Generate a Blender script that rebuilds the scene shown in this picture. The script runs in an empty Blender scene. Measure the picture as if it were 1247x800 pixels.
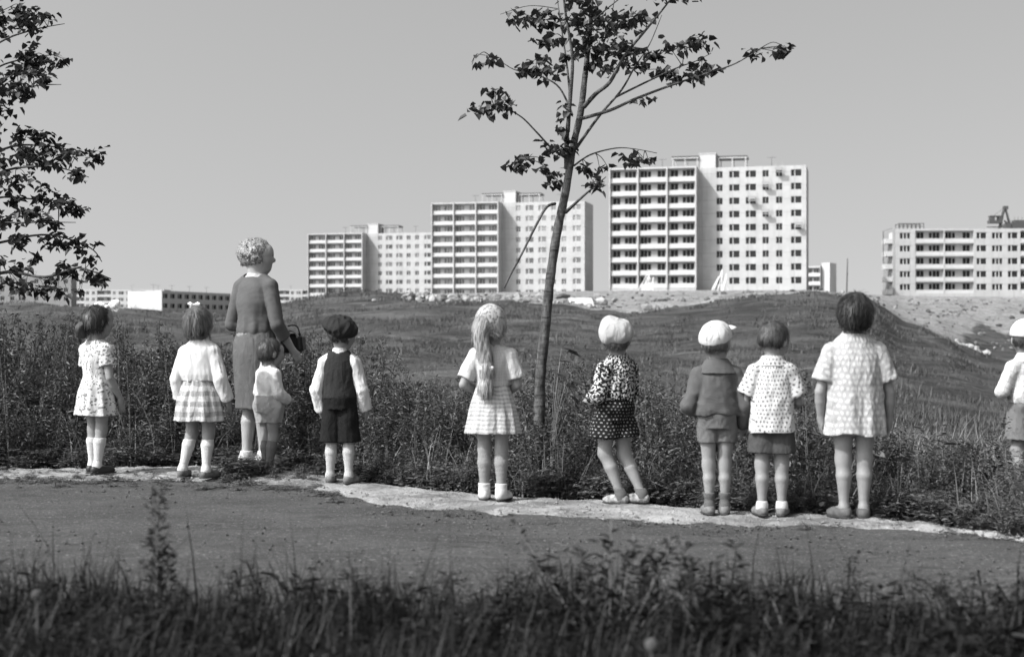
import bpy, bmesh, math, random
import numpy as np
from mathutils import Vector, Matrix, Euler
rnd = random.Random(7)
rng = np.random.default_rng(11)
C = bpy.context.scene.collection
R = math.radians
EYE = 0.98; FPX = 1732.0; CX = 623.5; HY = 408.0     # eye height, focal length in photo pixels, centre column, horizon row

def P(px, py, d):
    """point at ground distance d seen along the photo's line of sight (px, py)"""
    return Vector(((px - CX) / FPX * d, d, EYE + (HY - py) / FPX * d))
def G(px, py, z=0.0):
    d = FPX * (EYE - z) / (py - HY)
    return Vector(((px - CX) / FPX * d, d, z))

# ------------------------------------------------------------------ objects
def tag(o, label=None, cat=None, group=None, kind=None):
    if label: o['label'] = label
    if cat: o['category'] = cat
    if group: o['group'] = group
    if kind: o['kind'] = kind
    return o
def thing(name, label, cat, loc=(0, 0, 0), rotz=0.0, group=None):
    o = bpy.data.objects.new(name, None); C.objects.link(o)
    o.location = loc; o.rotation_euler = (0, 0, rotz); o.empty_display_size = .2
    return tag(o, label, cat, group)
def link(name, me, parent=None, loc=None):
    o = bpy.data.objects.new(name, me); C.objects.link(o)
    if parent: o.parent = parent
    if loc is not None: o.location = loc
    return o
def mesh(name, v, f, m, smooth=False, mats=None, fm=None):
    me = bpy.data.meshes.new(name)
    me.from_pydata([tuple(map(float, p)) for p in v] if not isinstance(v, np.ndarray) else v.tolist(), [], f if not isinstance(f, np.ndarray) else f.tolist())
    for x in (m if isinstance(m, (list, tuple)) else [m]): me.materials.append(x)
    if fm is not None: me.polygons.foreach_set('material_index', np.asarray(fm, dtype=np.int32))
    if smooth: me.polygons.foreach_set('use_smooth', np.ones(len(me.polygons), dtype=bool))
    me.update(); return me

class MB:
    """collects faces and boxes into one mesh"""
    def __init__(s): s.v = []; s.f = []; s.m = []
    def quad(s, a, b, c, d, m=0):
        n = len(s.v); s.v += [a, b, c, d]; s.f.append((n, n+1, n+2, n+3)); s.m.append(m)
    def box(s, x0, x1, y0, y1, z0, z1, m=0):
        p = [(x, y, z) for z in (z0, z1) for y in (y0, y1) for x in (x0, x1)]
        for q in ((0,2,3,1),(4,5,7,6),(0,1,5,4),(2,6,7,3),(0,4,6,2),(1,3,7,5)): s.quad(*[p[i] for i in q], m)
    def bar(s, a, b, w, m=0, w2=None):
        a = Vector(a); b = Vector(b); t = (b - a).normalized()
        u = t.cross(Vector((0, 0, 1)));
        if u.length < 1e-3: u = Vector((1, 0, 0))
        u.normalize(); n = u.cross(t); w2 = w2 or w
        c = [(-1,-1),(1,-1),(1,1),(-1,1)]
        A = [a + u*i*w/2 + n*j*w2/2 for i, j in c]; B = [b + u*i*w/2 + n*j*w2/2 for i, j in c]
        for i in range(4): s.quad(A[i], A[(i+1)%4], B[(i+1)%4], B[i], m)
        s.quad(A[3],A[2],A[1],A[0],m); s.quad(B[0],B[1],B[2],B[3],m)
    def tube(s, pts, rad, n=7, m=0, cap=True):
        pts = [Vector(p) for p in pts]; base = len(s.v); ref = None
        for i, p in enumerate(pts):
            t = (pts[min(i+1, len(pts)-1)] - pts[max(i-1, 0)]).normalized()
            if ref is None:
                ref = t.cross(Vector((0, 1, 0.3)))
                if ref.length < .05: ref = t.cross(Vector((1, 0, 0)))
            ref = (ref - t*ref.dot(t)).normalized(); w = t.cross(ref)
            for k in range(n):
                a = 2*math.pi*k/n; s.v.append(p + (ref*math.cos(a) + w*math.sin(a))*rad[i])
        for i in range(len(pts)-1):
            for k in range(n):
                a = base+i*n+k; b = base+i*n+(k+1)%n; s.f.append((a, b, b+n, a+n)); s.m.append(m)
        if cap:
            s.f.append(tuple(base+(len(pts)-1)*n+k for k in range(n))); s.m.append(m)
            s.f.append(tuple(base+n-1-k for k in range(n))); s.m.append(m)
    def mesh(s, name, mats, smooth=False): return mesh(name, s.v, s.f, mats, smooth, fm=s.m)
    def build(s, name, mats, parent=None, smooth=False): return link(name, s.mesh(name, mats, smooth), parent)

def smoothpath(pts, n=5):
    """Catmull-Rom through pts"""
    pts = [Vector(p) for p in pts]; out = []
    for i in range(len(pts)-1):
        p0 = pts[max(i-1,0)]; p1 = pts[i]; p2 = pts[i+1]; p3 = pts[min(i+2,len(pts)-1)]
        for j in range(n):
            t = j/n
            out.append(0.5*((2*p1)+(p2-p0)*t+(2*p0-5*p1+4*p2-p3)*t*t+(3*p1-p0-3*p2+p3)*t**3))
    out.append(pts[-1]); return out

# ------------------------------------------------------------------ materials
class NB:
    """tiny helper for writing node trees"""
    def __init__(s, name):
        s.mat = bpy.data.materials.new(name); s.mat.use_nodes = True
        s.t = s.mat.node_tree; s.t.nodes.clear()
        s.out = s.n('ShaderNodeOutputMaterial'); s.bs = s.n('ShaderNodeBsdfPrincipled')
        s.t.links.new(s.bs.outputs[0], s.out.inputs[0])
    def n(s, typ, **kw):
        x = s.t.nodes.new(typ)
        for k, v in kw.items(): setattr(x, k, v)
        return x
    def put(s, sock, v):
        if hasattr(v, 'is_linked'): s.t.links.new(v, sock)
        elif v is not None:
            if sock.type == 'RGBA' and not hasattr(v, '__len__'): v = (v, v, v, 1)
            sock.default_value = v
    def m(s, op, a, b=None, c=None):
        x = s.n('ShaderNodeMath', operation=op)
        for i, v in enumerate((a, b, c)):
            if v is not None: s.put(x.inputs[i], v)
        return x.outputs[0]
    def mix(s, f, a, b):
        x = s.n('ShaderNodeMix', data_type='RGBA'); s.put(x.inputs['Factor'], f)
        s.put(x.inputs[6], a); s.put(x.inputs[7], b); return x.outputs[2]
    def ramp(s, v, lo, hi, a=0., b=1.):
        x = s.n('ShaderNodeMapRange'); s.put(x.inputs[0], v)
        for i, q in enumerate((lo, hi, a, b)): s.put(x.inputs[i+1], q)
        return x.outputs[0]
    def obj(s): return s.n('ShaderNodeTexCoord').outputs['Object']
    def attr(s, name): return s.n('ShaderNodeAttribute', attribute_name=name).outputs
    def sep(s, v):
        x = s.n('ShaderNodeSeparateXYZ'); s.put(x.inputs[0], v); return x.outputs
    def scale(s, v, sc):
        x = s.n('ShaderNodeVectorMath', operation='MULTIPLY'); s.put(x.inputs[0], v); x.inputs[1].default_value = sc if hasattr(sc, '__len__') else (sc,)*3
        return x.outputs[0]
    def noise(s, v, sc, det=3., rough=.55, dist=0.):
        x = s.n('ShaderNodeTexNoise'); s.put(x.inputs['Vector'], v); x.inputs['Scale'].default_value = sc
        x.inputs['Detail'].default_value = det; x.inputs['Roughness'].default_value = rough; x.inputs['Distortion'].default_value = dist
        return x.outputs['Fac']
    def vor(s, v, sc, rand=1., out='Distance', feat='F1'):
        x = s.n('ShaderNodeTexVoronoi', feature=feat); s.put(x.inputs['Vector'], v); x.inputs['Scale'].default_value = sc; x.inputs['Randomness'].default_value = rand
        return x.outputs[out]
    def bump(s, h, st=.3, dist=.01):
        x = s.n('ShaderNodeBump'); s.put(x.inputs['Height'], h); x.inputs['Strength'].default_value = st; x.inputs['Distance'].default_value = dist
        s.t.links.new(x.outputs[0], s.bs.inputs['Normal'])
    def base(s, col, rough=.8, spec=.3):
        s.put(s.bs.inputs['Base Color'], col); s.put(s.bs.inputs['Roughness'], rough); s.bs.inputs['Specular IOR Level'].default_value = spec
        return s.mat

def simple(name, v, rough=.8, var=.15, sc=8., spec=.3, bump=0., bsc=60., bd=.004):
    b = NB(name); o = b.obj()
    f = b.noise(o, sc, 4)
    col = b.mix(b.ramp(f, .3, .7), v*(1-var), v*(1+var))
    if bump: b.bump(b.noise(o, bsc, 3), bump, bd)
    return b.base(col, rough, spec)

def cloth(name, v, v2=None, pat=None, p=(), knit=0., rough=.9, crease=1.):
    """woven cloth; pat is the printed or woven pattern, in metres round and up the garment"""
    b = NB(name); pa = b.attr('pat')['Vector']; x, y, z = b.sep(pa); o = b.obj()
    x = b.m('ADD', x, b.m('MULTIPLY', b.m('SUBTRACT', b.noise(pa, 13., 2), .5), .035)); y = b.m('ADD', y, b.m('MULTIPLY', b.m('SUBTRACT', b.noise(b.scale(pa, (1.3, .8, 1.)), 11., 2), .5), .028))   # the print bends with the drape
    col = v
    if pat == 'specks':      # small scattered floral flecks
        d = b.vor(pa, p[0]); n = b.noise(pa, p[0]*.55, 2)
        f = b.m('MULTIPLY', b.m('LESS_THAN', d, p[1]), b.m('GREATER_THAN', n, .45))
        col = b.mix(f, v, v2)
    elif pat == 'blotch':
        n = b.noise(pa, p[0], 1.5, .5, .6); col = b.mix(b.ramp(n, .455, .48), v, v2)
    elif pat in ('dots', 'diamonds'):
        u = b.m('DIVIDE', x, p[0]); w = b.m('DIVIDE', y, p[0]*p[2])
        row = b.m('FLOOR', w); u = b.m('ADD', u, b.m('MULTIPLY', b.m('PINGPONG', row, 1.), .5))
        du = b.m('SUBTRACT', b.m('FRACT', u), .5); dv = b.m('SUBTRACT', b.m('FRACT', w), .5)
        if pat == 'dots': dist = b.m('SQRT', b.m('ADD', b.m('POWER', du, 2.), b.m('POWER', dv, 2.)))
        else: dist = b.m('ADD', b.m('ABSOLUTE', du), b.m('ABSOLUTE', dv))
        dist = b.m('ADD', dist, b.m('MULTIPLY', b.m('SUBTRACT', b.noise(pa, 70., 2.), .5), .4))
        col = b.mix(b.ramp(dist, p[1]*.8, p[1]*1.1), v2, v)
    elif pat == 'plaid':
        fu = b.m('LESS_THAN', b.m('FRACT', b.m('DIVIDE', x, p[0])), p[1])
        fv = b.m('LESS_THAN', b.m('FRACT', b.m('DIVIDE', y, p[0]*p[2])), p[1])
        f = b.m('ADD', b.m('MULTIPLY', fu, p[3]), b.m('MULTIPLY', fv, p[4]))
        f = b.m('MULTIPLY', f, b.ramp(b.noise(pa, 90., 2.), .2, .7, .75, 1.))
        col = b.mix(f, v, v2)
    wear = b.ramp(b.noise(o, 9., 4), .3, .7, .9, 1.06)
    col2 = b.n('ShaderNodeVectorMath', operation='SCALE'); b.put(col2.inputs[0], col if hasattr(col, 'is_linked') else None)
    if not hasattr(col, 'is_linked'): col2.inputs[0].default_value = (v, v, v)
    b.put(col2.inputs['Scale'], wear)
    if knit: h = b.m('ADD', b.m('MULTIPLY', b.m('SINE', b.m('MULTIPLY', y, 6.283/knit)), .6), b.noise(o, 300., 2.)); b.bump(h, .35, .0025)
    else:
        h = b.m('ADD', b.noise(b.scale(o, (1., 1., .45)), 22., 3, .5, .8), b.m('MULTIPLY', b.noise(o, 260., 2.), .18)); b.bump(h, .8*crease, .016)
    return b.base(col2.outputs[0], rough, .15)
# ------------------------------------------------------------------ lie of the land
_cx = [-4000,-800,0,80,150,200,250,300,330,370,400,450,500,540,600,700,760,850,900,1000,1060,1100,1150,1200,1247,1500,5000]
_cy = [374,372,371,374,378,381,386,386,380,369,363,357.5,361,368,371.5,373,377,371,364,361,366,393,407,430,441,446,446]
_px = [-4000,0,250,370,440,500,600,740,972,1020,1075,1247,2000,5000]
_py = [374,377,387,366,362,359,357,354.5,354,357,360.5,363,366,370]
_dx = [-4000,0,300,450,600,1060,1200,1300,5000]; _dd = [140,140,120,130,110,105,100,95,95]
def sstep(t): t = np.clip(t, 0, 1); return t*t*(3-2*t)
def land(x, y):
    """ground height; vectorised"""
    x = np.asarray(x, float); y = np.asarray(y, float)
    d = np.maximum(y, .5); xp = x / np.maximum(d, 6.) * FPX + CX
    ec = (HY - np.interp(xp, _cx, _cy)) / FPX; ep = (HY - np.interp(xp, _px, _py)) / FPX
    D = np.interp(xp, _dx, _dd); d0 = 12.; a0 = -(EYE + .05) / d0; DP = 262.
    t = np.clip((d - d0) / (D - d0), 0, 1) ** .62
    a1 = a0 + (ec - a0) * (t + .25*(sstep(t) - t))
    t2 = np.clip((d - D) / (DP - D), 0, 1)
    a2 = ec + (ep - ec) * t2 - .004 * np.sin(np.pi * t2) * np.clip((xp-1000)/100, 0, 1)
    t3 = np.clip((d - DP - 60) / 640., 0, 1); a3 = ep + (np.minimum(.0150, ep) - ep) * t3
    a = np.where(d < D, a1, np.where(d < DP, a2, a3))
    z = np.where(d < d0, -.05, EYE + a * d)
    zf = np.where(d > 960, EYE + .0150 * 960, z); z = np.where(d > 960, zf, z)
    z = z + .05 * sstep((d-13)/6) * (np.sin(x*.9 + y*.31) + np.sin(y*.7 - x*.37)) * np.clip(d/60, .3, 1.5)
    z = z + (.12*np.sin(x*1.3+y*.5+np.sin(y*.7))*np.sin(y*.9-x*.3) + .10*np.sin(y*2.1+.3*x+2*np.sin(x*.23)))*sstep((d-20)/30)*(d < 250) + .30 * sstep((d-30)/30) * np.sin(x*.21+1.7*np.sin(y*.09)) * np.sin(y*.16 + x*.05) * (d < 250)
    z = z - .25 * sstep((-5 - y) / 6)
    return z
def zland(x, y): return float(land(x, y))

ys = np.concatenate([np.linspace(-60, 2, 12), np.linspace(2.5, 16, 46), 16*np.power(1.022, np.arange(1, 162)), np.array([620, 740, 960, 1400, 2200, 3600, 5200.])])
us = np.concatenate([np.linspace(-3.0, -.62, 26)[:-1], np.linspace(-.62, .62, 300), np.linspace(.62, 3.0, 26)[1:]])
YY, UU = np.meshgrid(ys, us, indexing='ij'); XX = UU * (np.maximum(YY, -6) + 14)
ZZ = land(XX, YY)
nx = len(us); ny = len(ys)
V = np.stack([XX, YY, ZZ], -1).reshape(-1, 3)
i, j = np.meshgrid(np.arange(ny-1), np.arange(nx-1), indexing='ij'); q = (i*nx + j).ravel()
F4 = np.stack([q, q+1, q+nx+1, q+nx], -1)
xp = XX / np.maximum(YY, 1) * FPX + CX; D = np.interp(xp, _dx, _dd); el = HY - (ZZ - EYE) / np.maximum(YY, 1) * FPX
sand = sstep((YY - D*.985) / (D*.07)) * np.clip((xp - 470) / 60, 0, 1) * (YY < 700)
sand = np.maximum(sand, .0*sstep((xp-500)/60)*np.exp(-((YY-D*.9)/(D*.09))**2)*np.clip((1060-xp)/40,0,1)*np.clip(np.sin(xp*.021)*1.2-.3,0,1))
bushy = np.clip((xp - 1150)/60, 0, 1) * np.clip((el - 398 + (1247-xp)*.28 + 6*np.sin(xp*.13+YY*.05)) / 26, 0, 1) * (YY > D*.97)
sand = np.clip(sand - 1.2*bushy, 0, 1)

b = NB('hill_grass'); o = b.obj(); sa = b.attr('sand')['Fac']
ox = b.scale(o, (.6, 1., 1.))
n1 = b.noise(o, .09, 5, .6); n2 = b.noise(b.scale(o, (.35, 1., 1.6)), .55, 5, .65, .8); n3 = b.noise(o, 5., 4, .7)
g = b.mix(b.ramp(n2, .35, .66), .026, .105)
g = b.mix(b.ramp(n1, .42, .66), g, b.mix(b.ramp(n2, .42, .6), .045, .14))
g = b.mix(b.ramp(n3, .35, .75, 0., .55), g, .035)
s1 = b.noise(o, .35, 6, .7); s2 = b.noise(o, 2.2, 5, .7)
sc_ = b.mix(b.ramp(s1, .35, .65), .17, .31); sc_ = b.mix(b.ramp(s2, .52, .64, 0., .8), sc_, .06); sc_ = b.mix(b.ramp(b.noise(o, .9, 5, .75), .58, .66, 0., .7), sc_, .38)
f = b.ramp(b.m('ADD', sa, b.m('MULTIPLY', b.m('SUBTRACT', b.noise(o, .22, 5, .65), .5), .75)), .42, .55)
b.bump(b.m('ADD', b.noise(o, 1.4, 6, .75), b.m('MULTIPLY', n3, .4)), 1.0, .35)
M_ground = b.base(b.mix(f, g, sc_), .95, .1)
me = mesh('ground', V, F4, M_ground, True)
at = me.attributes.new('sand', 'FLOAT', 'POINT'); at.data.foreach_set('value', sand.ravel().astype(np.float32))
tag(link('ground', me), kind='structure')

# road of trodden dark cinder, and the pale sandy verge the children stand on
def strip_mesh(name, near, far, z, m, nx=420, ny=14, rough=.0, zfn=None, x0=-60, x1=1310):
    pxs = np.linspace(x0, x1, nx); v = []
    for r in range(ny):
        t = r/(ny-1)
        for k, px in enumerate(pxs):
            py = np.interp(px, near[0], near[1])*(1-t) + np.interp(px, far[0], far[1])*t
            p = G(px, py, 0.); jag = 0
            jag = (rough*(rnd.random()-.5)*1.6 + rough*.8*math.sin(px*.17+r)+rough*1.1*math.sin(px*.043+2*r)+rough*.9*math.sin(px*.083+5))*(1. if r == 0 else .9 if r == ny-1 else .55 if r == 1 else 0.)
            x = p.x; y = p.y + jag
            zz = z if zfn is None else zfn(x, y, t)
            v.append((x, y, zz))
    f = [(r*nx+k, r*nx+k+1, (r+1)*nx+k+1, (r+1)*nx+k) for r in range(ny-1) for k in range(nx-1)]
    return tag(link(name, mesh(name, v, f, m, True)), kind='structure')
near = ([-400,0,150,300,372,415,465,540,600,700,800,900,1000,1100,1180,1250,1500], [582,581,582,585,590,599,611,617,623,628,632,636,638,641,647,654,680])
far  = ([-400,0,150,240,300,380,440,500,560,640,760,850,940,1050,1130,1190,1250,1500], [569,569,566,563,562,573,582,589,594,601,607,614,621,626,633,643,651,676])
b = NB('pale_sand'); o = b.obj()
n = b.noise(o, 4., 6, .7); n2 = b.noise(o, 40., 4, .7)
c = b.mix(b.ramp(n, .3, .68), .17, .35); c = b.mix(b.ramp(n2, .5, .68, 0., .55), c, .17)
c = b.mix(b.ramp(b.noise(b.scale(o, (.6, 1., 1.)), 2.6, 6, .75), .49, .60, 0., .75), c, .10); c = b.mix(b.ramp(b.noise(o, 90., 3, .7), .62, .70, 0., .7), c, .07)
b.bump(b.m('ADD', n, n2), 1., .02); M_sand = b.base(c, .95, .1)
def vz(x, y, t):
    e = min(t, 1-t)
    h = .0 + .004*math.sin(x*7.3+y*5)+.004*math.sin(x*17-y*9)+.004*math.sin(x*31+y*23) + .004*(rnd.random()-.5)
    return -.026 + (.026 + h)*min(1, e*5.+.0)
strip_mesh('path', near, far, 0, M_sand, 520, 22, .035, vz)
b = NB('dark_cinder'); o = b.obj()
n = b.noise(b.scale(o, (.5, 1., 1.)), 2.4, 6, .7); n2 = b.noise(b.scale(o, (.6, 1., 1.)), 22., 5, .75); n3 = b.noise(o, 110., 3, .7)
c = b.mix(b.ramp(n, .3, .7), .047, .085); c = b.mix(b.ramp(n2, .5, .75, 0., .6), c, .14)
c = b.mix(b.ramp(n3, .54, .66, 0., .85), c, .02); c = b.mix(b.ramp(b.noise(o, 60., 3), .60, .68, 0., .8), c, .22); c = b.mix(b.ramp(b.noise(b.scale(o, (.35, 1., 1.)), 7., 5, .75), .55, .68, 0., .7), c, .035)
b.bump(b.m('ADD', b.m('ADD', n, n2), b.m('MULTIPLY', n3, .5)), .9, .02); M_road = b.base(c, .95, .1)
nr = (near[0], [y+2.-14 for y in near[1]])
strip_mesh('road', ([-900, 2200], [770, 770]), nr, -.04, M_road, 200, 40, 0., lambda x, y, t: -.018 + .004*math.sin(x*5.1+y*3.3)+.003*math.sin(x*11-y*8)+.003*math.sin(y*19+x*2), -900, 2200)
def scatter(name, label, n, size, m_, pick):
    # small stones: squashed octahedra
    oc = np.array([[1,0,0],[0,1,0],[-1,0,0],[0,-1,0],[0,0,1],[0,0,-1.]]); fc = np.array([[0,1,4],[1,2,4],[2,3,4],[3,0,4],[1,0,5],[2,1,5],[3,2,5],[0,3,5]])
    vs = []; fs = []
    for k in range(n):
        x, y, z = pick(); r = size*(.35+rnd.random()**3*1.9); v = oc*rng.uniform(.6, 1.3, (6, 1))*np.array([r, r*rnd.uniform(.6, 1.), r*.6]); a = rnd.uniform(0, 6.28); c_, s_ = math.cos(a), math.sin(a)
        vs.append(np.stack([v[:,0]*c_-v[:,1]*s_+x, v[:,0]*s_+v[:,1]*c_+y, v[:,2]+z], -1)); fs.append(fc+6*k)
    return tag(link(name, mesh(name, np.concatenate(vs), np.concatenate(fs), m_, False)), label, 'stones', None, 'stuff')
def onroad():
    px = rnd.uniform(-100, 1350); e = np.interp(px, near[0], near[1]); py = rnd.uniform(e-3, 755) if rnd.random() < .6 else e+abs(rnd.gauss(0, 10)); g = G(px, py); return g.x, g.y, -.016
scatter('road_grit', 'loose grit and clods strewn over the dark road', 5200, .0065, simple('grit', .055, .9, .7, 3.), onroad)
def onverge():
    px = rnd.uniform(-100, 1350); t_ = rnd.random(); py = np.interp(px, near[0], near[1])*(1-t_)+np.interp(px, far[0], far[1])*t_ + rnd.gauss(0, 2.5); g = G(px, py); return g.x, g.y, -.002
scatter('verge_grit', 'small stones and crumbs of earth on the sandy verge', 2400, .007, simple('verge_stone', .16, .9, .8, 3.), onverge)
# far thin footpath on the meadow to the left
fp = [(-40,459),(30,455),(60,452),(110,447),(150,443),(190,437),(230,430),(262,425)]
v = []; f = []
for k, p in enumerate(smoothpath([(a, b_, 0) for a, b_ in fp], 8)):
    dd = 20.
    for dd in np.arange(14., 90., .25):
        if HY - (zland((p.x-CX)/FPX*dd, dd) - EYE)/dd*FPX <= p.y: break
    for s_ in (-.5, .5):
        x = (p.x-CX)/FPX*dd; y = dd + s_*.5; v.append((x, y, zland(x, y)+.05))
    if k: n_ = len(v); f.append((n_-4, n_-2, n_-1, n_-3))
tag(link('footpath', mesh('footpath', v, f, simple('pale_path', .42, .9, .2, 3.))), kind='structure')
# ------------------------------------------------------------------ buildings
def wallmat(name, v, seam=.0, fh=2.8, pw=3.2, dirt=.25):
    b = NB(name); o = b.obj(); x, y, z = b.sep(o)
    n = b.noise(o, .35, 5, .6); n2 = b.noise(b.scale(o, (1.2, 1.2, .12)), .9, 4, .6)
    c = b.mix(b.ramp(n, .3, .7), v*(1-dirt*.35), v*1.04); c = b.mix(b.ramp(n2, .5, .75, 0., dirt), c, v*.62)
    if seam:
        fz = b.m('ABSOLUTE', b.m('SUBTRACT', b.m('FRACT', b.m('DIVIDE', z, fh)), .5)); fx = b.m('ABSOLUTE', b.m('SUBTRACT', b.m('FRACT', b.m('DIVIDE', x, pw)), .5))
        s_ = b.m('MAXIMUM', b.m('GREATER_THAN', fz, .488), b.m('GREATER_THAN', fx, .490)); c = b.mix(b.m('MULTIPLY', s_, seam), c, v*.45)
    return b.base(c, .85, .2)
def glassmat(name, v, rough=.12, var=.0):
    b = NB(name); o = b.obj(); oi = b.n('ShaderNodeObjectInfo').outputs['Random']
    c = b.mix(b.ramp(oi, 0., 1., 0., 1.), v*(1-var), v*(1+var))
    return b.base(c, rough, .5)
M_white = wallmat('white_panel', .42, .7, dirt=.4); M_plain = wallmat('plain_white_render', .47)
M_loggia = wallmat('loggia_wall', .44); M_loggial = wallmat('new_loggia_wall', .36); M_parapet = wallmat('parapet_white', .50, dirt=.3); M_roof = simple('roof_felt', .12)
M_frame = simple('window_frame_paint', .5, .6); M_dark = glassmat('dark_opening', .008, .8); M_glass = glassmat('curtained_glass', .15, .25, .6)
M_glassd = glassmat('dim_glass', .09, .2, .7); M_metal = simple('rusty_metal', .07, .6); M_timber = simple('pale_timber', .55, .8)
M_wallshade = wallmat('wall_shade_grey', .30)  # grey wall, the shade on its facade put into the colour
M_conc = wallmat('new_concrete', .40, .0)

_wc = {}
def winmesh(kind, w, h, gl, fr):
    key = (kind, round(w, 2), round(h, 2), gl.name, fr.name)
    if key in _wc: return _wc[key]
    m = MB(); t = .06 if fr is not M_conc else .035
    m.quad((0, .05, 0), (w, .05, 0), (w, .05, h), (0, .05, h), 1)
    for x0, x1, z0, z1 in ((0, w, 0, t), (0, w, h-t, h), (0, t, t, h-t), (w-t, w, t, h-t)): m.box(x0, x1, 0, .07, z0, z1, 0)
    for fx in {'W1': [.5], 'W2': [.36], 'W3': [.34, .66], 'D': []}[kind]:
        tt = .04 if kind == 'W1' else .09
        m.box(w*fx-tt, w*fx+tt, .002, .072, t, h-t, 0)
    if kind == 'D': m.box(t, w-t, .002, .06, t, h*.42, 0)
    _wc[key] = m.mesh('window', [fr, gl]); return _wc[key]

WS = {'W1': (1.3, 1.4), 'W2': (2.15, 1.4), 'W3': (2.3, 1.35), 'D': (.72, 2.15)}
def gridwall(m, x0, x1, z0, z1, y, holes, rev=.16, mi=0):
    """front wall with real openings and their reveals"""
    xs = sorted({x0, x1} | {h[0] for h in holes} | {h[1] for h in holes}); zs = sorted({z0, z1} | {h[2] for h in holes} | {h[3] for h in holes})
    for a, b_ in zip(xs, xs[1:]):
        for c, d in zip(zs, zs[1:]):
            mx, mz = (a+b_)/2, (c+d)/2
            if any(h[0] < mx < h[1] and h[2] < mz < h[3] for h in holes): continue
            m.quad((a, y, c), (b_, y, c), (b_, y, d), (a, y, d), mi)
    for h in holes:
        a, b_, c, d, r = h; r = r or rev
        m.quad((a, y, c), (a, y+r, c), (a, y+r, d), (a, y, d), mi); m.quad((b_, y, c), (b_, y, d), (b_, y+r, d), (b_, y+r, c), mi)
        m.quad((a, y, c), (b_, y, c), (b_, y+r, c), (a, y+r, c), mi); m.quad((a, y, d), (a, y+r, d), (b_, y+r, d), (b_, y, d), mi)

def facade(root, m, x0, bays, floors, fh, y, zb, glass, frame, mats, ld=1.3, balc='solid', cradle=None):
    """front of a block: bays of windows (W1..W3), loggias (B) or plain wall (P)"""
    holes = []; x = x0
    for kind, w in bays:
        for k in range(floors):
            z = zb + k*fh
            if kind == 'B':
                a, c, e, g = x+.13, x+w-.13, z+.16, z+fh-.16
                holes.append((a, c, e, g, ld))
                inner = []
                W = c - a
                spec = [('W1', a+W*.05, 1.45, 1.45), ('D', a+W*.05+1.52, .74, 2.1), ('W1', a+W*.66, 1.65, 1.45)] if int(x*10) % 3 else [('W1', a+W*.09, 1.6, 1.45), ('D', a+W*.52, .74, 2.1), ('W1', a+W*.52+.81, 1.6, 1.45)]
                for kd, xx, ww, hh in spec:
                    zz = e + (.06 if kd == 'D' else .80); inner.append((xx, xx+ww, zz, zz+hh, 0))
                gridwall(m, a, c, e, g, y+ld, inner, .1, 1)
                p = MB()
                if balc == 'solid': p.box(.02, W-.02, .10, .18, 0, .74); p.box(.02, W-.02, .07, .21, .743, .79)
                else:
                    p.box(W*.25, W*.98, -.06, .0, .06, .92); 
                    for q in range(9): p.box(W*q/8-.02 if q else 0, W*q/8+.02 if q < 8 else W, -.03, -.005, 0, .96)
                    p.box(0, W, -.07, .0, .963, 1.0)
                bo = link('balcony', _bm(p, balc, W), root, (a, y, e))
                for kd, xx, ww, hh in spec:
                    zz = (.06 if kd == 'D' else .80)
                    link('window' if kd != 'D' else 'door', winmesh(kd, ww, hh, glass, frame), bo, (xx-a, ld+.07, zz))
            elif kind != 'P':
                w0, h0 = WS[kind]; a = x + (w-w0)/2; zz = z + .85
                holes.append((a, a+w0, zz, zz+h0, 0)); link('window', winmesh(kind, w0, h0, glass, frame), root, (a, y+.12, zz))
        x += w
    gridwall(m, x0, x, zb, zb+floors*fh+.25, y, holes)
    return x
_bmc = {}
def _bm(p, kind, W):
    k = (kind, round(W, 2))
    if k not in _bmc: _bmc[k] = p.mesh('balcony', [M_parapet])
    return _bmc[k]
def shell(m, x0, x1, y0, y1, z0, z1, front=False):
    m.quad((x0, y1, z0), (x0, y0, z0), (x0, y0, z1), (x0, y1, z1)); m.quad((x1, y0, z0), (x1, y1, z0), (x1, y1, z1), (x1, y0, z1))
    m.quad((x1, y1, z0), (x0, y1, z0), (x0, y1, z1), (x1, y1, z1)); m.quad((x0, y0, z1-.2), (x1, y0, z1-.2), (x1, y1, z1-.2), (x0, y1, z1-.2), 2)
    for a in ((x0+.003, x1-.003, y0+.003, y0+.2), (x0+.003, x1-.003, y1-.2, y1-.003), (x0+.003, x0+.2, y0+.21, y1-.21), (x1-.2, x1-.003, y0+.21, y1-.21)): m.box(*a, z1-.19, z1+.02, 0)
    if front: m.quad((x0, y0, z0), (x1, y0, z0), (x1, y0, z1), (x0, y0, z1))

def antenna(root, x, y, z, h=2.6):
    m = MB(); m.tube([(0,0,0), (0,0,h)], [.05, .04], 5); m.bar((-.9,0,h-.1), (.9,0,h-.1), .05)
    for k in range(4): m.bar((-.8+k*.5,-.5,h-.1), (-.8+k*.5,.5,h-.1), .04)
    return link('antenna', m.mesh('antenna', [M_metal]), root, (x, y, z))
def pergola(root, x0, x1, y0, y1, z):
    m = MB()
    for x in (x0, (x0+x1)/2, x1):
        for y in (y0, y1): m.box(x-.08, x+.08, y-.08, y+.08, 0, 2.3)
    for y in (y0, y1): m.box(x0-.3, x1+.3, y-.1, y+.1, 2.302, 2.5)
    n = int((y1-y0)/.5)
    for k in range(n+1): yy = y0 + .2 + (y1-y0-.4)*k/n; m.box(x0-.3, x1+.3, yy-.05, yy+.05, 2.504, 2.85, 1)
    return link('roof_canopy', m.mesh('roof_canopy', [M_plain, M_metal]), root, (0, 0, z))

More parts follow.
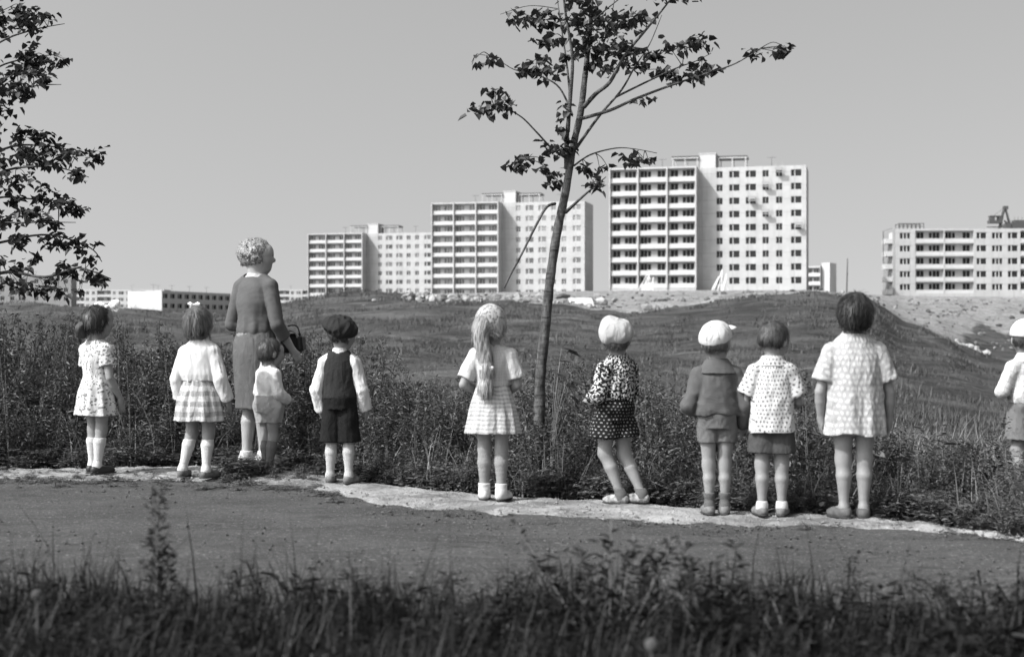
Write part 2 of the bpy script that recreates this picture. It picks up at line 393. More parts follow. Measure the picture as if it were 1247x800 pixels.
TOWER = 'white tower blocks on the plateau'
def tower(px, py, d, label, glass, frame, balc, rot=-14., mw=None, ld=1.1, lm=None):
    c = P(px, py, d); root = thing('apartment_tower', label, 'building', c, R(rot), TOWER)
    fl, fh = 9, 2.8; m = MB(); T = fl*fh + .25
    facade(root, m, 0., [('B', 6.15)]*3, fl, fh, 0., 1.0, glass, frame, None, ld, balc)
    shell(m, 0, 18.45, 0, 14., -6., T+1.0)
    gridwall(m, 0, 18.45, -6., 1.0, .0, []) 
    facade(root, m, 18.451, [('P', 3.1), ('W1', 2.7), ('W2', 3.5), ('W2', 3.4), ('W1', 2.7), ('W1', 2.9), ('W2', 4.1)], fl, fh, 4., 1.0, glass, frame, None)
    shell(m, 18.451, 40.851, 4., 16., -6., T+1.0)
    gridwall(m, 18.451, 40.851, -6., 1.0, 4., [])
    for k in range(fl+1): m.box(-.05, 18.5, -.06, -.003, 1.0+k*fh-.10, 1.0+k*fh+.06, 0)
    for x in (.0, 6.05, 12.2, 18.25): m.box(x-.04, x+.24, -.34, -.063, .9, T+.9, 0)
    link('wall', m.mesh('wall', [mw or M_white, lm or M_loggia, M_roof]), root)
    ph = MB(); ph.box(18.6, 22., 4.6, 10.5, T+.8, T+4.0); ph.box(18.5, 22.1, 4.5, 10.6, T+4.003, T+4.2)
    link('lift_house', ph.mesh('lift_house', [M_plain]), root)
    pergola(root, 13., 18.2, 4.2, 9., T+.85); pergola(root, 22.6, 28.2, 6., 10.5, T+.85)
    antenna(root, 10.5, 6., T+.8); antenna(root, 33.5, 8., T+.8)
    return root
t1 = tower(375, 385.5, 455, 'leftmost and farthest white tower, its lower floors hidden by the grassy mound', M_glassd, M_frame, 'solid')
t2 = tower(525.5, 368., 380, 'white tower block half covered by the tree trunk, middle of the three towers', M_glass, M_frame, 'solid')
t3 = tower(742, 357., 302, 'tallest white tower block with empty black window openings, to the right of the tree', M_dark, M_conc, 'solid', ld=.85, lm=M_loggial)
# hoist cradles hanging from the unfinished tower
for n_, (u, k, lab) in enumerate([(35.3, 8.5, 'small hoist cradle hanging under the roof edge of the unfinished tower, highest of the cradles'), (32.6, 7.45, 'small hoist cradle hanging at the second row of windows below the roof'),
        (29.7, 6.4, 'small hoist cradle hanging at the third row of windows, left of the other cradles'), (32.6, 5.4, 'small hoist cradle hanging at the fourth row of windows, below another cradle'), (39.4, 4.4, 'small hoist cradle hanging near the right corner of the unfinished tower, lowest one')]):
    m = MB(); m.box(-.75, .75, -1.3, -.25, 0, .12)
    for x in (-.72, .72):
        for y in (-1.27, -.28): m.box(x-.04, x+.04, y-.04, y+.04, .123, 1.0)
        m.bar((x, -.78, 1.0), (x, -.2, 2.1), .05)
    m.box(-.76, .76, -1.31, -1.23, .35, .95); m.box(-.76, .76, -1.31, -1.23, 1.003, 1.08)
    o = m.build('hoist_cradle', [simple('cradle_paint', .30)]); o.matrix_world = t3.matrix_basis @ Matrix.Translation((u, 4., 1.0 + k*2.8 + .25))
    tag(o, lab, 'hoist cradle', 'hoist cradles on the unfinished tower')

# long five storey block to the right, being finished
dR = 311.; c = P(1090.5, 361.5, dR); rr = thing('apartment_block', 'long five storey white block at the right edge with a crane on its roof', 'building', c, R(-2.))
m = MB(); fh = 2.8
xe = facade(rr, m, 0., [('W3', 4.2), ('B', 6.4), ('B', 6.5), ('W2', 3.1), ('W3', 3.7), ('W2', 3.0), ('B', 6.4), ('B', 6.4), ('W3', 4.0), ('W2', 3.2)], 5, fh, 0., .6, M_dark, M_frame, None, 1.2)
shell(m, 0, xe, 0, 12., -6, 5*fh+.85); gridwall(m, 0, xe, -6, .6, 0., [])
link('wall', m.mesh('wall', [M_white, M_loggia, M_roof]), rr)
for k in range(5):
    p = MB(); z = .6 + k*fh; p.box(-1.5, -.003, 2.5, 6.2, z, z+.16); p.box(-1.5, -1.42, 2.5, 6.2, z+.163, z+1.1); p.box(-1.41, -.003, 2.5, 2.58, z+.163, z+1.1); p.box(-1.41, -.003, 6.12, 6.2, z+.163, z+1.1)
    p.quad((-.003, 2.6, z+.2), (-.003, 2.6, z+2.5), (-.003, 6.1, z+2.5), (-.003, 6.1, z+.2))
    link('side_balcony', p.mesh('side_balcony', [M_parapet]), rr)
p = MB()
for x in np.linspace(1.0, 6.4, 7): p.box(x-.06, x+.06, 1., 1.12, 0, 1.2); p.box(x-.06, x+.06, 4., 4.12, 0, 1.2)
p.box(.9, 6.5, .98, 1.14, 1.203, 1.35); p.box(.9, 6.5, 3.98, 4.14, 1.203, 1.35); p.box(.9, 6.5, .98, 1.14, .6, .7)
link('roof_railing', p.mesh('roof_railing', [M_metal]), rr, (0, 0, 5*fh+.8))
p = MB(); p.box(21.5, 24.69, 3.4, 4.6, 0, .35); p.box(24.7, 26.0, 3., 5., 0, 1.35); p.box(26.2, 28., 3., 5., 0, 1.15)
link('roof_vent', p.mesh('roof_vent', [M_metal]), rr, (0, 0, 5*fh+.8))
p = MB()
for x in (-2.0, -1.9): p.bar((x, 3., 7.5), (x, 3., 14.5), .07)
p.bar((-2., 3., 14.5), (0., 3., 15.2), .07); p.bar((-2., 3., 7.6), (0., 3., 7.6), .07)
link('scaffold_pole', p.mesh('scaffold_pole', [M_metal]), rr)
# small construction crane standing behind the roof edge
z0 = 5*fh + .85
cr = thing('roof_crane', 'dark construction crane with a cab and short jib behind the roof of the right block', 'crane', rr.matrix_basis @ Vector((25.6, 8., z0)), R(-2.))
p = MB()
for s_ in (-.55, .55):
    p.bar((-.8, s_, 0), (.1, s_*.6, 4.), .32); p.bar((.1, s_*.6, 4.), (.6, s_*.4, 5.3), .4); p.bar((2.0, s_, 0), (.7, s_*.5, 5.2), .22); p.bar((.4, s_*.6, 2.4), (1.5, s_, 1.4), .16)
    p.bar((-.6, s_, .9), (1.7, s_, 2.3), .14)
for h in (.6, 1.7, 2.8, 3.9, 5.): p.bar((-.55+h*.2, -.5, h), (-.55+h*.2, .5, h), .18)
p.box(.2, 1.2, -.5, .5, 4.9, 5.6)
link('mast', p.mesh('mast', [M_metal]), cr)
p = MB(); p.box(-3.1, -.2, -.9, .9, 1.75, 2.4); p.box(-2.8, -1.9, -.85, .85, 2.403, 3.1); p.box(-1.0, -.2, -.85, .85, 2.403, 3.2); p.box(-2.9, -.2, -.9, .9, 3.203, 3.45); p.bar((-2., 0, 3.4), (.2, 0, 5.1), .07)
link('cab', p.mesh('cab', [M_metal]), cr)
p = MB(); p.bar((-3.4, 0, .95), (.2, 0, .95), .2)
link('jib', p.mesh('jib', [M_metal]), cr)
p = MB(); p.box(1.9, 5.5, -1.2, 1.2, .2, 1.9); p.box(2.4, 5., -1.1, 1.1, 1.903, 2.4)
for x in (2.6, 3.4, 4.3): p.bar((x, 0, 2.4), (x+.1, 0, 3.2), .06)
link('counterweight', p.mesh('counterweight', [M_metal]), cr)

# low block half hidden behind the tall tower
c = P(999, 358, 455); lb = thing('low_apartment_block', 'low white balcony block showing three floors just right of the tall unfinished tower', 'building', c, R(-31.))
m = MB(); x1 = facade(lb, m, -14., [('W2', 3.0), ('B', 5.6), ('B', 5.4)], 3, 2.8, 0., .2, M_glassd, M_frame, None)
shell(m, -14., 0., 0., 11., -8., 8.9); gridwall(m, -14., 0, -8, .2, 0., [])
link('wall', m.mesh('wall', [M_white, M_loggia, M_roof]), lb); antenna(lb, -8, 4, 8.7)
m = MB(); m.box(.003, 2.6, 1.5, 8.2, -8., 10.)
link('end_wing', m.mesh('end_wing', [M_plain]), lb)

# far blocks along the left skyline
def far_block(px, py, d, rot, bays, floors, depth, label, mw, glass, zb=.3, bal='solid'):
    c = P(px, py, d); root = thing('apartment_block', label, 'building', c, R(rot), 'low blocks on the left skyline')
    m = MB(); x1 = facade(root, m, 0., bays, floors, 2.75, 0., zb, glass, M_frame, None, 1.2, bal)
    shell(m, 0, x1, 0, depth, -8, floors*2.75+zb+.25); gridwall(m, 0, x1, -8, zb, 0., [])
    link('wall', m.mesh('wall', [mw, M_loggia, M_roof]), root)
    for q in np.linspace(4, x1-4, 4): antenna(root, float(q), depth/2, floors*2.75+zb, 2.2)
    return root
far_block(-40, 381, 450, 8., [('W1', 3.), ('W1', 3.), ('W2', 3.2)]*2 + [('P', 1.2), ('W1', 3.), ('W1', 3.), ('W1', 3.), ('W1', 3.2)], 4, 11., 'dull grey block behind the leafy branches at the far left of the skyline', M_wallshade, M_dark)
far_block(80, 386, 600, -1., [('W1', 2.6), ('B', 5.4), ('W1', 2.5), ('W1', 2.6), ('B', 6.2), ('W1', 2.6), ('W2', 3.2), ('W1', 2.4), ('B', 6.4), ('W1', 2.4), ('W2', 3.), ('W1', 2.4)], 4, 11., 'long white block with wide balconies seen above the big white hair bow', M_plain, M_glassd)
far_block(197, 404, 400, 66., [('W2', 3.3)]*10, 4, 12., 'block with a blank sunlit white gable and a shaded window side, left of the woman', M_plain, M_dark)
far_block(300, 384, 640, -1., [('W1', 2.6), ('B', 5.6), ('W1', 2.4), ('W2', 3.1), ('B', 5.8), ('W1', 2.5), ('W2', 3.1), ('B', 5.6)], 4, 11., 'white balcony block seen right behind the woman', M_plain, M_glassd)

# lamp pole, hut, slab, boards, rubble
def ground_at(px, d): x = (px-CX)/FPX*d; return Vector((x, d, zland(x, d)))
m = MB(); m.tube([(0,0,-.5), (.12,0,4.), (.2,0,7.2)], [.16, .13, .09], 6); m.bar((.05, -.2, 4.), (.3, -.2, 4.2), .1)
tag(link('wooden_pole', m.mesh('wooden_pole', [M_metal]), None, ground_at(1031, 285)), 'thin dark wooden pole standing alone on the sandy bank between two buildings', 'pole')
def slabthing(px, d, label, w, h, t, tilt, rz, m_):
    m = MB(); m.box(-w/2, w/2, -t/2, t/2, 0, h)
    o = link('concrete_panel', m.mesh('concrete_panel', [m_]), None, ground_at(px, d)); o.rotation_euler = (R(tilt), 0, R(rz)); return tag(o, label, 'panel')
slabthing(709, 118, 'white concrete panel lying tilted on the rubble right of the tree trunk', 2.0, 1.05, .14, -48, 10, M_parapet)
for px, d, lab in ((789, 285, 'bundle of pale boards leaning on the ground floor balconies of the unfinished tower'), (880, 283, 'bundle of pale boards leaning on the windowed wing of the unfinished tower')):
    m = MB()
    for k in range(9):
        a = rnd.uniform(-1.6, 1.6); m.bar((a*1.2-.4, rnd.uniform(-.4, .4), -.1), (a*.4+rnd.uniform(-.1,.9), 1.4+rnd.uniform(0,.4), rnd.uniform(2.2, 4.4)), .16, 0, .05)
    tag(link('leaning_boards', m.mesh('leaning_boards', [M_timber]), None, ground_at(px, d)), lab, 'boards', 'boards leaning on the unfinished tower')
def leafmat0(name, lo, hi):
    b = NB(name); return b.base(b.mix(b.n('ShaderNodeNewGeometry').outputs['Random Per Island'], lo, hi), .95, .1)
def rocks(name, n, gen, m_):
    vs = []; fs = []
    for _ in range(n):
        p, s_ = gen(); bm = bmesh.new(); bmesh.ops.create_icosphere(bm, subdivisions=1, radius=1)
        sx, sy, sz = s_*rnd.uniform(.6,1.3), s_*rnd.uniform(.6,1.2), s_*rnd.uniform(.4,.9); o = len(vs); rz = rnd.uniform(0, 6.3)
        for v in bm.verts:
            q = v.co * rnd.uniform(.75, 1.2); x, y = q.x*sx, q.y*sy
            vs.append((p[0]+x*math.cos(rz)-y*math.sin(rz), p[1]+x*math.sin(rz)+y*math.cos(rz), p[2]+q.z*sz))
        for f in bm.faces: fs.append(tuple(o+v.index for v in f.verts))
        bm.free()
    return link(name, mesh(name, vs, fs, m_))
M_rub = leafmat0('rubble_mix', .05, .34); M_clod = leafmat0('clod_mix', .03, .22)
def rubble(name, label, n, pick, m_):
    bag_v = []; bag_f = []; ic = []; bm = bmesh.new(); bmesh.ops.create_icosphere(bm, subdivisions=1, radius=1); bm.verts.ensure_lookup_table()
    iv = np.array([tuple(v.co) for v in bm.verts]); fi = np.array([[v.index for v in f.verts] for f in bm.faces]); bm.free()
    for k in range(n):
        px, d, r = pick(); x = (px-CX)/FPX*d; z = zland(x, d); a = rnd.uniform(0, 6.28); c_, s_ = math.cos(a), math.sin(a)
        v = iv*rng.uniform(.65, 1.25, (len(iv), 1))*np.array([r*rnd.uniform(.7, 1.7), r*rnd.uniform(.6, 1.1), r*rnd.uniform(.4, 1.)])
        bag_v.append(np.stack([v[:,0]*c_-v[:,1]*s_+x, v[:,0]*s_+v[:,1]*c_+d, v[:,2]+z+r*.15], -1)); bag_f.append(fi+len(iv)*k)
    tag(link(name, mesh(name, np.concatenate(bag_v), np.concatenate(bag_f), m_)), label, 'rubble', None, 'stuff')
def pick():
    d = rnd.choice([rnd.uniform(112, 135), rnd.uniform(112, 200)]); px = rnd.choice([rnd.gauss(600, 48), rnd.uniform(490, 735), rnd.uniform(490, 735)]); return px, d, (abs(rnd.gauss(0, .17))+.04)*(d/125)
rubble('rubble', 'heap of broken concrete and earth along the crest behind the long haired girl', 1500, pick, M_rub)
def pick():
    d = rnd.choice([rnd.uniform(104, 125), rnd.uniform(104, 220)]); px = rnd.choice([rnd.gauss(1010, 30), rnd.uniform(735, 1080), rnd.uniform(860, 1080)]); return px, d, (abs(rnd.gauss(0, .14))+.03)*(d/120)
rubble('clods', 'dark clods and stones along the crest in front of the unfinished tower', 900, pick, M_clod)
def pick():
    d = rnd.uniform(112, 255); px = rnd.uniform(1050, 1400); return px, d, (rnd.random()**6*.30+.035)*(d/150)
rubble('bank_clods', 'clods and stones strewn over the bare sandy bank below the right block', 1800, pick, M_clod)
def gen():
    px = rnd.uniform(1165, 1206); d = rnd.uniform(100, 108); g = ground_at(px, d); s_ = rnd.uniform(.08, .3); return g, s_
tag(rocks('pale_stones', 26, gen, simple('pale_stone', .3, .9, .2, .6)), 'line of pale stones at the foot of the sandy bank near the capped boy', 'stones', None, 'stuff')
# ------------------------------------------------------------------ foliage
def leafmat(name, lo, hi, trans=.25, rough=.55):
    b = NB(name); g = b.n('ShaderNodeNewGeometry').outputs['Random Per Island']
    c = b.mix(g, lo, hi); b.base(c, rough, .35)
    tr = b.n('ShaderNodeBsdfTranslucent'); b.put(tr.inputs[0], c); mx = b.n('ShaderNodeMixShader'); mx.inputs[0].default_value = trans
    b.t.links.new(b.bs.outputs[0], mx.inputs[1]); b.t.links.new(tr.outputs[0], mx.inputs[2]); b.t.links.new(mx.outputs[0], b.out.inputs[0])
    return b.mat
def norm(a): return a / np.maximum(np.linalg.norm(a, axis=-1, keepdims=True), 1e-6)
def leaves(pos, dr, up, L, W, bend=.25, shape='heart'):
    """n leaves -> verts (n*6,3), quads (n*2,4): two halves folded at the midrib"""
    n = len(pos); dr = norm(dr); sd = norm(np.cross(dr, up)); nm = np.cross(sd, dr)
    L = np.asarray(L).reshape(-1, 1); W = np.asarray(W).reshape(-1, 1)
    a, c = ((.12, .62) if shape == 'heart' else (.3, .7)); w1, w2 = ((.5, .36) if shape == 'heart' else (.42, .36))
    f = .18*W
    v = np.stack([pos, pos+dr*L*a+sd*W*w1+nm*f, pos+dr*L*c+sd*W*w2+nm*(f-bend*L*.4), pos+dr*L-nm*bend*L, pos+dr*L*c-sd*W*w2+nm*(f-bend*L*.4), pos+dr*L*a-sd*W*w1+nm*f], 1)
    base = np.arange(n)[:, None]*6
    q = np.concatenate([base+np.array([[0,1,2,3]]), base+np.array([[0,3,4,5]])], 0)
    return v.reshape(-1, 3), q
def blades(pos, az, H, W, lean, cols=3):
    """curved grass blades: 3-segment ribbons"""
    n = len(pos); d = np.stack([np.cos(az), np.sin(az), 0*az], -1); s = np.stack([-np.sin(az), np.cos(az), 0*az], -1)
    H = H[:, None]; W = W[:, None]; lean = lean[:, None]; up = np.array([[0, 0, 1.]])
    vs = []
    for k in range(cols+1):
        t = k/cols; p = pos + up*H*(t - .25*lean*t*t) + d*H*lean*t*t; w = W*(1-t)**.7*.5 + .0004
        vs += [p - s*w, p + s*w]
    v = np.stack(vs, 1); m = v.shape[1]; base = np.arange(n)[:, None]*m
    q = np.concatenate([base+np.array([[2*k, 2*k+1, 2*k+3, 2*k+2]]) for k in range(cols)], 0)
    return v.reshape(-1, 3), q
class Bag:
    def __init__(s): s.v = []; s.q = []; s.n = 0; s.m = []
    def add(s, v, q, m=0): s.v.append(v); s.q.append(q + s.n); s.n += len(v); s.m.append(np.full(len(q), m))
    def mesh(s, name, mats):
        v = np.concatenate(s.v); q = np.concatenate(s.q); me = bpy.data.meshes.new(name)
        me.vertices.add(len(v)); me.vertices.foreach_set('co', v.astype(np.float32).ravel())
        me.loops.add(q.size); me.loops.foreach_set('vertex_index', q.astype(np.int32).ravel())
        me.polygons.add(len(q)); me.polygons.foreach_set('loop_start', np.arange(0, q.size, 4, dtype=np.int32))
        for x in mats: me.materials.append(x)
        me.polygons.foreach_set('material_index', np.concatenate(s.m).astype(np.int32)); me.update(calc_edges=True); me.validate(); return me
M_weed = leafmat('weed_leaf', .045, .15); M_weed2 = leafmat('mugwort_leaf', .035, .16); M_stem = simple('weed_stem', .11, .8)
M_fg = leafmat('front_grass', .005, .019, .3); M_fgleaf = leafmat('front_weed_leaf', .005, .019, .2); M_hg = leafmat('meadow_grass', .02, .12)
M_dry = leafmat('dry_grass', .14, .30)
M_linden = leafmat('linden_leaf', .022, .06, .22); M_linden2 = leafmat('linden_leaf_shade_copy', .018, .05, .22)  # second is a darker leaf copy with shade put into its colour

# -------- weeds: a set of plant patterns stamped many times into one tangle
def weed_proto(kind):
    H = 1.; v = []; q = []; n = 0; bag = Bag()
    nl = {'mug': 170, 'goose': 130, 'broad': 50, 'spike': 170}[kind]
    t = rng.random(nl)**.8; curve = rng.normal(0, .10, 2)
    def stem(t): return np.stack([curve[0]*t*t, curve[1]*t*t, t], -1)
    br = rng.integers(0, 9, nl); baz = rng.random(9)*6.283; bt = np.sort(rng.random(9))*.6+.15
    az = np.where(rng.random(nl) < .6, baz[br], rng.random(nl)*6.283)
    bl = np.where(rng.random(nl) < .6, rng.random(nl)*.26*(1-t*.55), .02)
    if kind == 'spike': bl *= .35
    o = np.stack([np.cos(az), np.sin(az), 0*az], -1)
    pos = stem(t) + o*bl[:, None] + np.stack([0*t, 0*t, bl*.7], -1)
    dr = o + np.stack([0*t, 0*t, rng.normal(.25, .45, nl)], -1) + rng.normal(0, .3, (nl, 3))
    L = {'mug': .085, 'goose': .068, 'broad': .17, 'spike': .07}[kind]*rng.uniform(.5, 1.3, nl)*(1.1-.55*t)
    W = L*{'mug': .36, 'goose': .5, 'broad': .5, 'spike': .3}[kind]
    vv, qq = leaves(pos, dr, np.tile([[0, 0, 1.]], (nl, 1))+rng.normal(0, .3, (nl, 3)), L, W, .3, 'lance'); bag.add(vv, qq, 0)
    s = np.linspace(0, 1, 5); c = stem(s)
    for sd in (np.array([.006, 0, 0]), np.array([0, .006, 0])):
        vv = np.stack([c-sd, c+sd], 1).reshape(-1, 3); bag.add(vv, np.array([[2*k, 2*k+1, 2*k+3, 2*k+2] for k in range(4)]), 1)
    return np.concatenate(bag.v), np.concatenate(bag.q), np.concatenate(bag.m)
PROTO = {k: [weed_proto(k) for _ in range(7)] for k in ('mug', 'goose', 'broad', 'spike')}
def stamp(bag, kind, p, h, spread=1.):
    v, q, m = PROTO[kind][rnd.randrange(7)]; a = rnd.uniform(0, 6.283); c, s = math.cos(a), math.sin(a); w = h**.55*spread*.86
    tx, ty = rnd.gauss(0, .10), rnd.gauss(0, .10); z = v[:, 2]*h
    x = (v[:, 0]*c - v[:, 1]*s)*w + p[0] + tx*z; y = (v[:, 0]*s + v[:, 1]*c)*w + p[1] + ty*z
    n = bag.n; bag.v.append(np.stack([x, y, z + p[2]], -1)); bag.q.append(q + n); bag.n += len(v); bag.m.append(m)
_fpx, _fpy = far
# height of the tangle's top along the photo columns
_wt = ([-300,0,40,130,180,250,300,380,450,520,560,640,700,760,800,860,930,1000,1080,1130,1180,1247,1600], [424,428,428,432,432,430,432,438,452,462,470,478,474,470,478,490,500,506,522,530,532,540,545])
def weeds():
    bag = Bag(); n = 0
    for _ in range(9000):
        px = rnd.uniform(-330, 1580); t = rnd.random()**1.25
        g = G(px, np.interp(px, _fpx, _fpy)); y = g.y + .10 + t*(3.6 if px < 1000 else 4.2) ; x = (px-CX)/FPX*y
        if any(abs(x-a) < .11 and abs(y-b_) < .10 for a, b_ in FEET): continue
        top = np.interp(px, _wt[0], _wt[1]); hmax = EYE + (HY-top)/FPX*y - zland(x, y) 
        dens = math.sin(x*2.3+y*1.1)+math.sin(x*5.1-y*2.7)
        h = hmax*(rnd.uniform(.35, 1.0)+.09*dens)
        if t < .12: h *= rnd.uniform(.25, .75)
        elif rnd.random() < .07: h *= rnd.uniform(1.08, 1.3)
        if h < .06: continue
        h = min(h, 1.15); k = rnd.choices(['mug', 'goose', 'broad', 'spike'], [5, 4, .6, 3])[0]
        stamp(bag, k, (x, y, zland(x, y)-.02), h); n += 1
        if n > 5600: break
    # wispy taller stems rising over the rest, most of them on the left and round the young tree
    for _ in range(230):
        px = rnd.choice([rnd.uniform(-200, 430), rnd.uniform(-200, 430), rnd.gauss(660, 45), rnd.uniform(430, 1000), rnd.uniform(-60, 110)]); g = G(px, np.interp(px, _fpx, _fpy)); y = g.y + rnd.uniform(.6, 2.6); x = (px-CX)/FPX*y
        top = np.interp(px, _wt[0], _wt[1]); h = (EYE + (HY-top)/FPX*y - zland(x, y))*rnd.uniform(1.02, 1.38)
        stamp(bag, rnd.choice(['spike', 'spike', 'mug']), (x, y, zland(x, y)-.02), min(h, 1.3), .62)
    # low fringe spilling on the verge, and grass among the stems
    for _ in range(1100):
        px = rnd.uniform(-330, 1580); g = G(px, np.interp(px, _fpx, _fpy)); y = g.y + rnd.uniform(-.10, .25); x = (px-CX)/FPX*y
        if any(abs(x-a) < .10 and abs(y-b_) < .12 for a, b_ in FEET): continue
        stamp(bag, rnd.choice(['goose', 'mug', 'broad']), (x, y, -.01), rnd.uniform(.04, .16), 1.5)
    N = 7000; px = rng.uniform(-330, 1580, N); y = np.interp(px, _fpx, _fpy); y = FPX*EYE/(y-HY) + rng.uniform(-.02, 4.5, N); x = (px-CX)/FPX*y
    pos = np.stack([x, y, land(x, y)-.01], -1); v, q = blades(pos, rng.random(N)*6.283, rng.uniform(.12, .5, N), rng.uniform(.004, .010, N), rng.uniform(.1, .9, N)); bag.add(v, q, 2)
    return bag.mesh('weeds', [M_weed2, M_stem, M_dry])
def meadow():
    bag = Bag()
    for (N, d0, d1, h0, h1, nb) in ((10000, 12.5, 30, .05, .17, 6), (24000, 28, 75, .07, .24, 5), (26000, 70, 140, .10, .34, 4)):
        d = d0 + (d1-d0)*rng.random(N)**.8; px = rng.uniform(-250, 1500, N); x = (px-CX)/FPX*d
        keep = (land(x, d) - EYE)/d > -.075
        s = np.interp(px, _dx, _dd); keep &= ~((px > 540) & (d > s*.985))
        cl = np.sin(x*.33+np.sin(d*.21))*np.sin(d*.27+x*.08); cl = cl + .8*np.sin(x*.9+2*np.sin(d*.13))*np.sin(d*.55-x*.21) + .5*np.sin(x*2.3-d*.4); keep &= (cl + rng.normal(0, .4, N)) > -.1; cl = cl[keep]
        x = x[keep]; d = d[keep]; M = len(x); bost = .75 + .55*np.clip(cl, 0, 1.6)
        for k in range(nb):
            r = .02+.0022*d; xx = x + rng.normal(0, 1, M)*r; dd = d + rng.normal(0, 1, M)*r
            pos = np.stack([xx, dd, land(xx, dd)-.02], -1)
            v, q = blades(pos, rng.random(M)*6.283, bost*rng.uniform(h0, h1, M)*(1+.8*(rng.random(M) < .08)), .004+.00035*d*rng.uniform(.6, 1.6, M), rng.uniform(.2, 1.0, M), 2); bag.add(v, q, 0)
    return bag.mesh('meadow_grass', [M_hg])
def front_grass():
    bag = Bag(); N = 42000
    y = 2.1 + 2.75*rng.random(N)**.75; x = (rng.random(N)*2-1)*(.42*y + .5)
    edge = 4.70 + .12*np.sin(x*3.1) + .1*np.sin(x*7.7+1); k = y < edge; x = x[k]; y = y[k]; n = len(x)
    clump = .5+.5*np.sin(x*6.1+np.sin(y*5))*np.sin(y*7.3+x*2)
    H = rng.uniform(.10, .245, n)*(.65+.6*clump) * np.where(x < .3, 1.2, 1.0); tall = rng.random(n) < .03; H = np.where(tall, H*1.5, H)
    pos = np.stack([x, y, np.full(n, -.05)], -1)
    v, q = blades(pos, rng.random(n)*6.283, H*1.18, rng.uniform(.003, .009, n), rng.uniform(.1, .95, n)); bag.add(v, q, 0)
    for _ in range(1300):
        yy = rnd.uniform(2.3, 4.6); xx = rnd.uniform(-.42*yy-.3, .42*yy+.3); stamp(bag, rnd.choice(['goose', 'mug', 'broad', 'spike']), (xx, yy, -.05), rnd.uniform(.10, .30), 1.2)
    bag.m = [np.where(a == 1, 1, a) for a in bag.m]
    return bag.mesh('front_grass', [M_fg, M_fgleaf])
def verge_tufts():
    bag = Bag()
    for _ in range(260):
        px = rnd.choice([rnd.uniform(-60, 420), rnd.uniform(-60, 300)]); py = np.interp(px, near[0], near[1]) + rnd.gauss(-1, 6)
        g = G(px, py); stamp(bag, rnd.choice(['goose', 'broad', 'mug']), (g.x, g.y, -.05), rnd.uniform(.02, .075), 2.0)
    for _ in range(46):
        g = G(rnd.gauss(292, 13), rnd.gauss(577, 4)); 
        if any(abs(g.x-a) < .05 and abs(g.y-b_) < .05 for a, b_ in FEET): continue
        stamp(bag, rnd.choice(['goose', 'mug', 'broad']), (g.x, g.y, -.03), rnd.uniform(.05, .17), 1.4)
    for _ in range(30):
        g = G(rnd.uniform(560, 1240), 0) if False else G(rnd.uniform(430, 1240), 0+np.interp(0, [0], [0])+600+rnd.uniform(0, 45)); 
        if g.y > 7 and abs(np.interp((g.x/g.y)*FPX+CX, near[0], near[1]) - (HY+FPX*EYE/g.y)) < 9: stamp(bag, 'goose', (g.x, g.y, -.03), rnd.uniform(.02, .06), 1.8)
    for _ in range(90):
        px = rnd.gauss(430, 70); py = rnd.uniform(574, 588); g = G(px, min(py, np.interp(px, near[0], near[1])-4))
        if any(abs(g.x-a) < .10 and abs(g.y-b_) < .10 for a, b_ in FEET): continue
        stamp(bag, rnd.choice(['goose', 'mug']), (g.x, g.y+.12, -.03), rnd.uniform(.03, .12), 1.6)
    return bag.mesh('verge_weeds', [M_weed, M_stem])

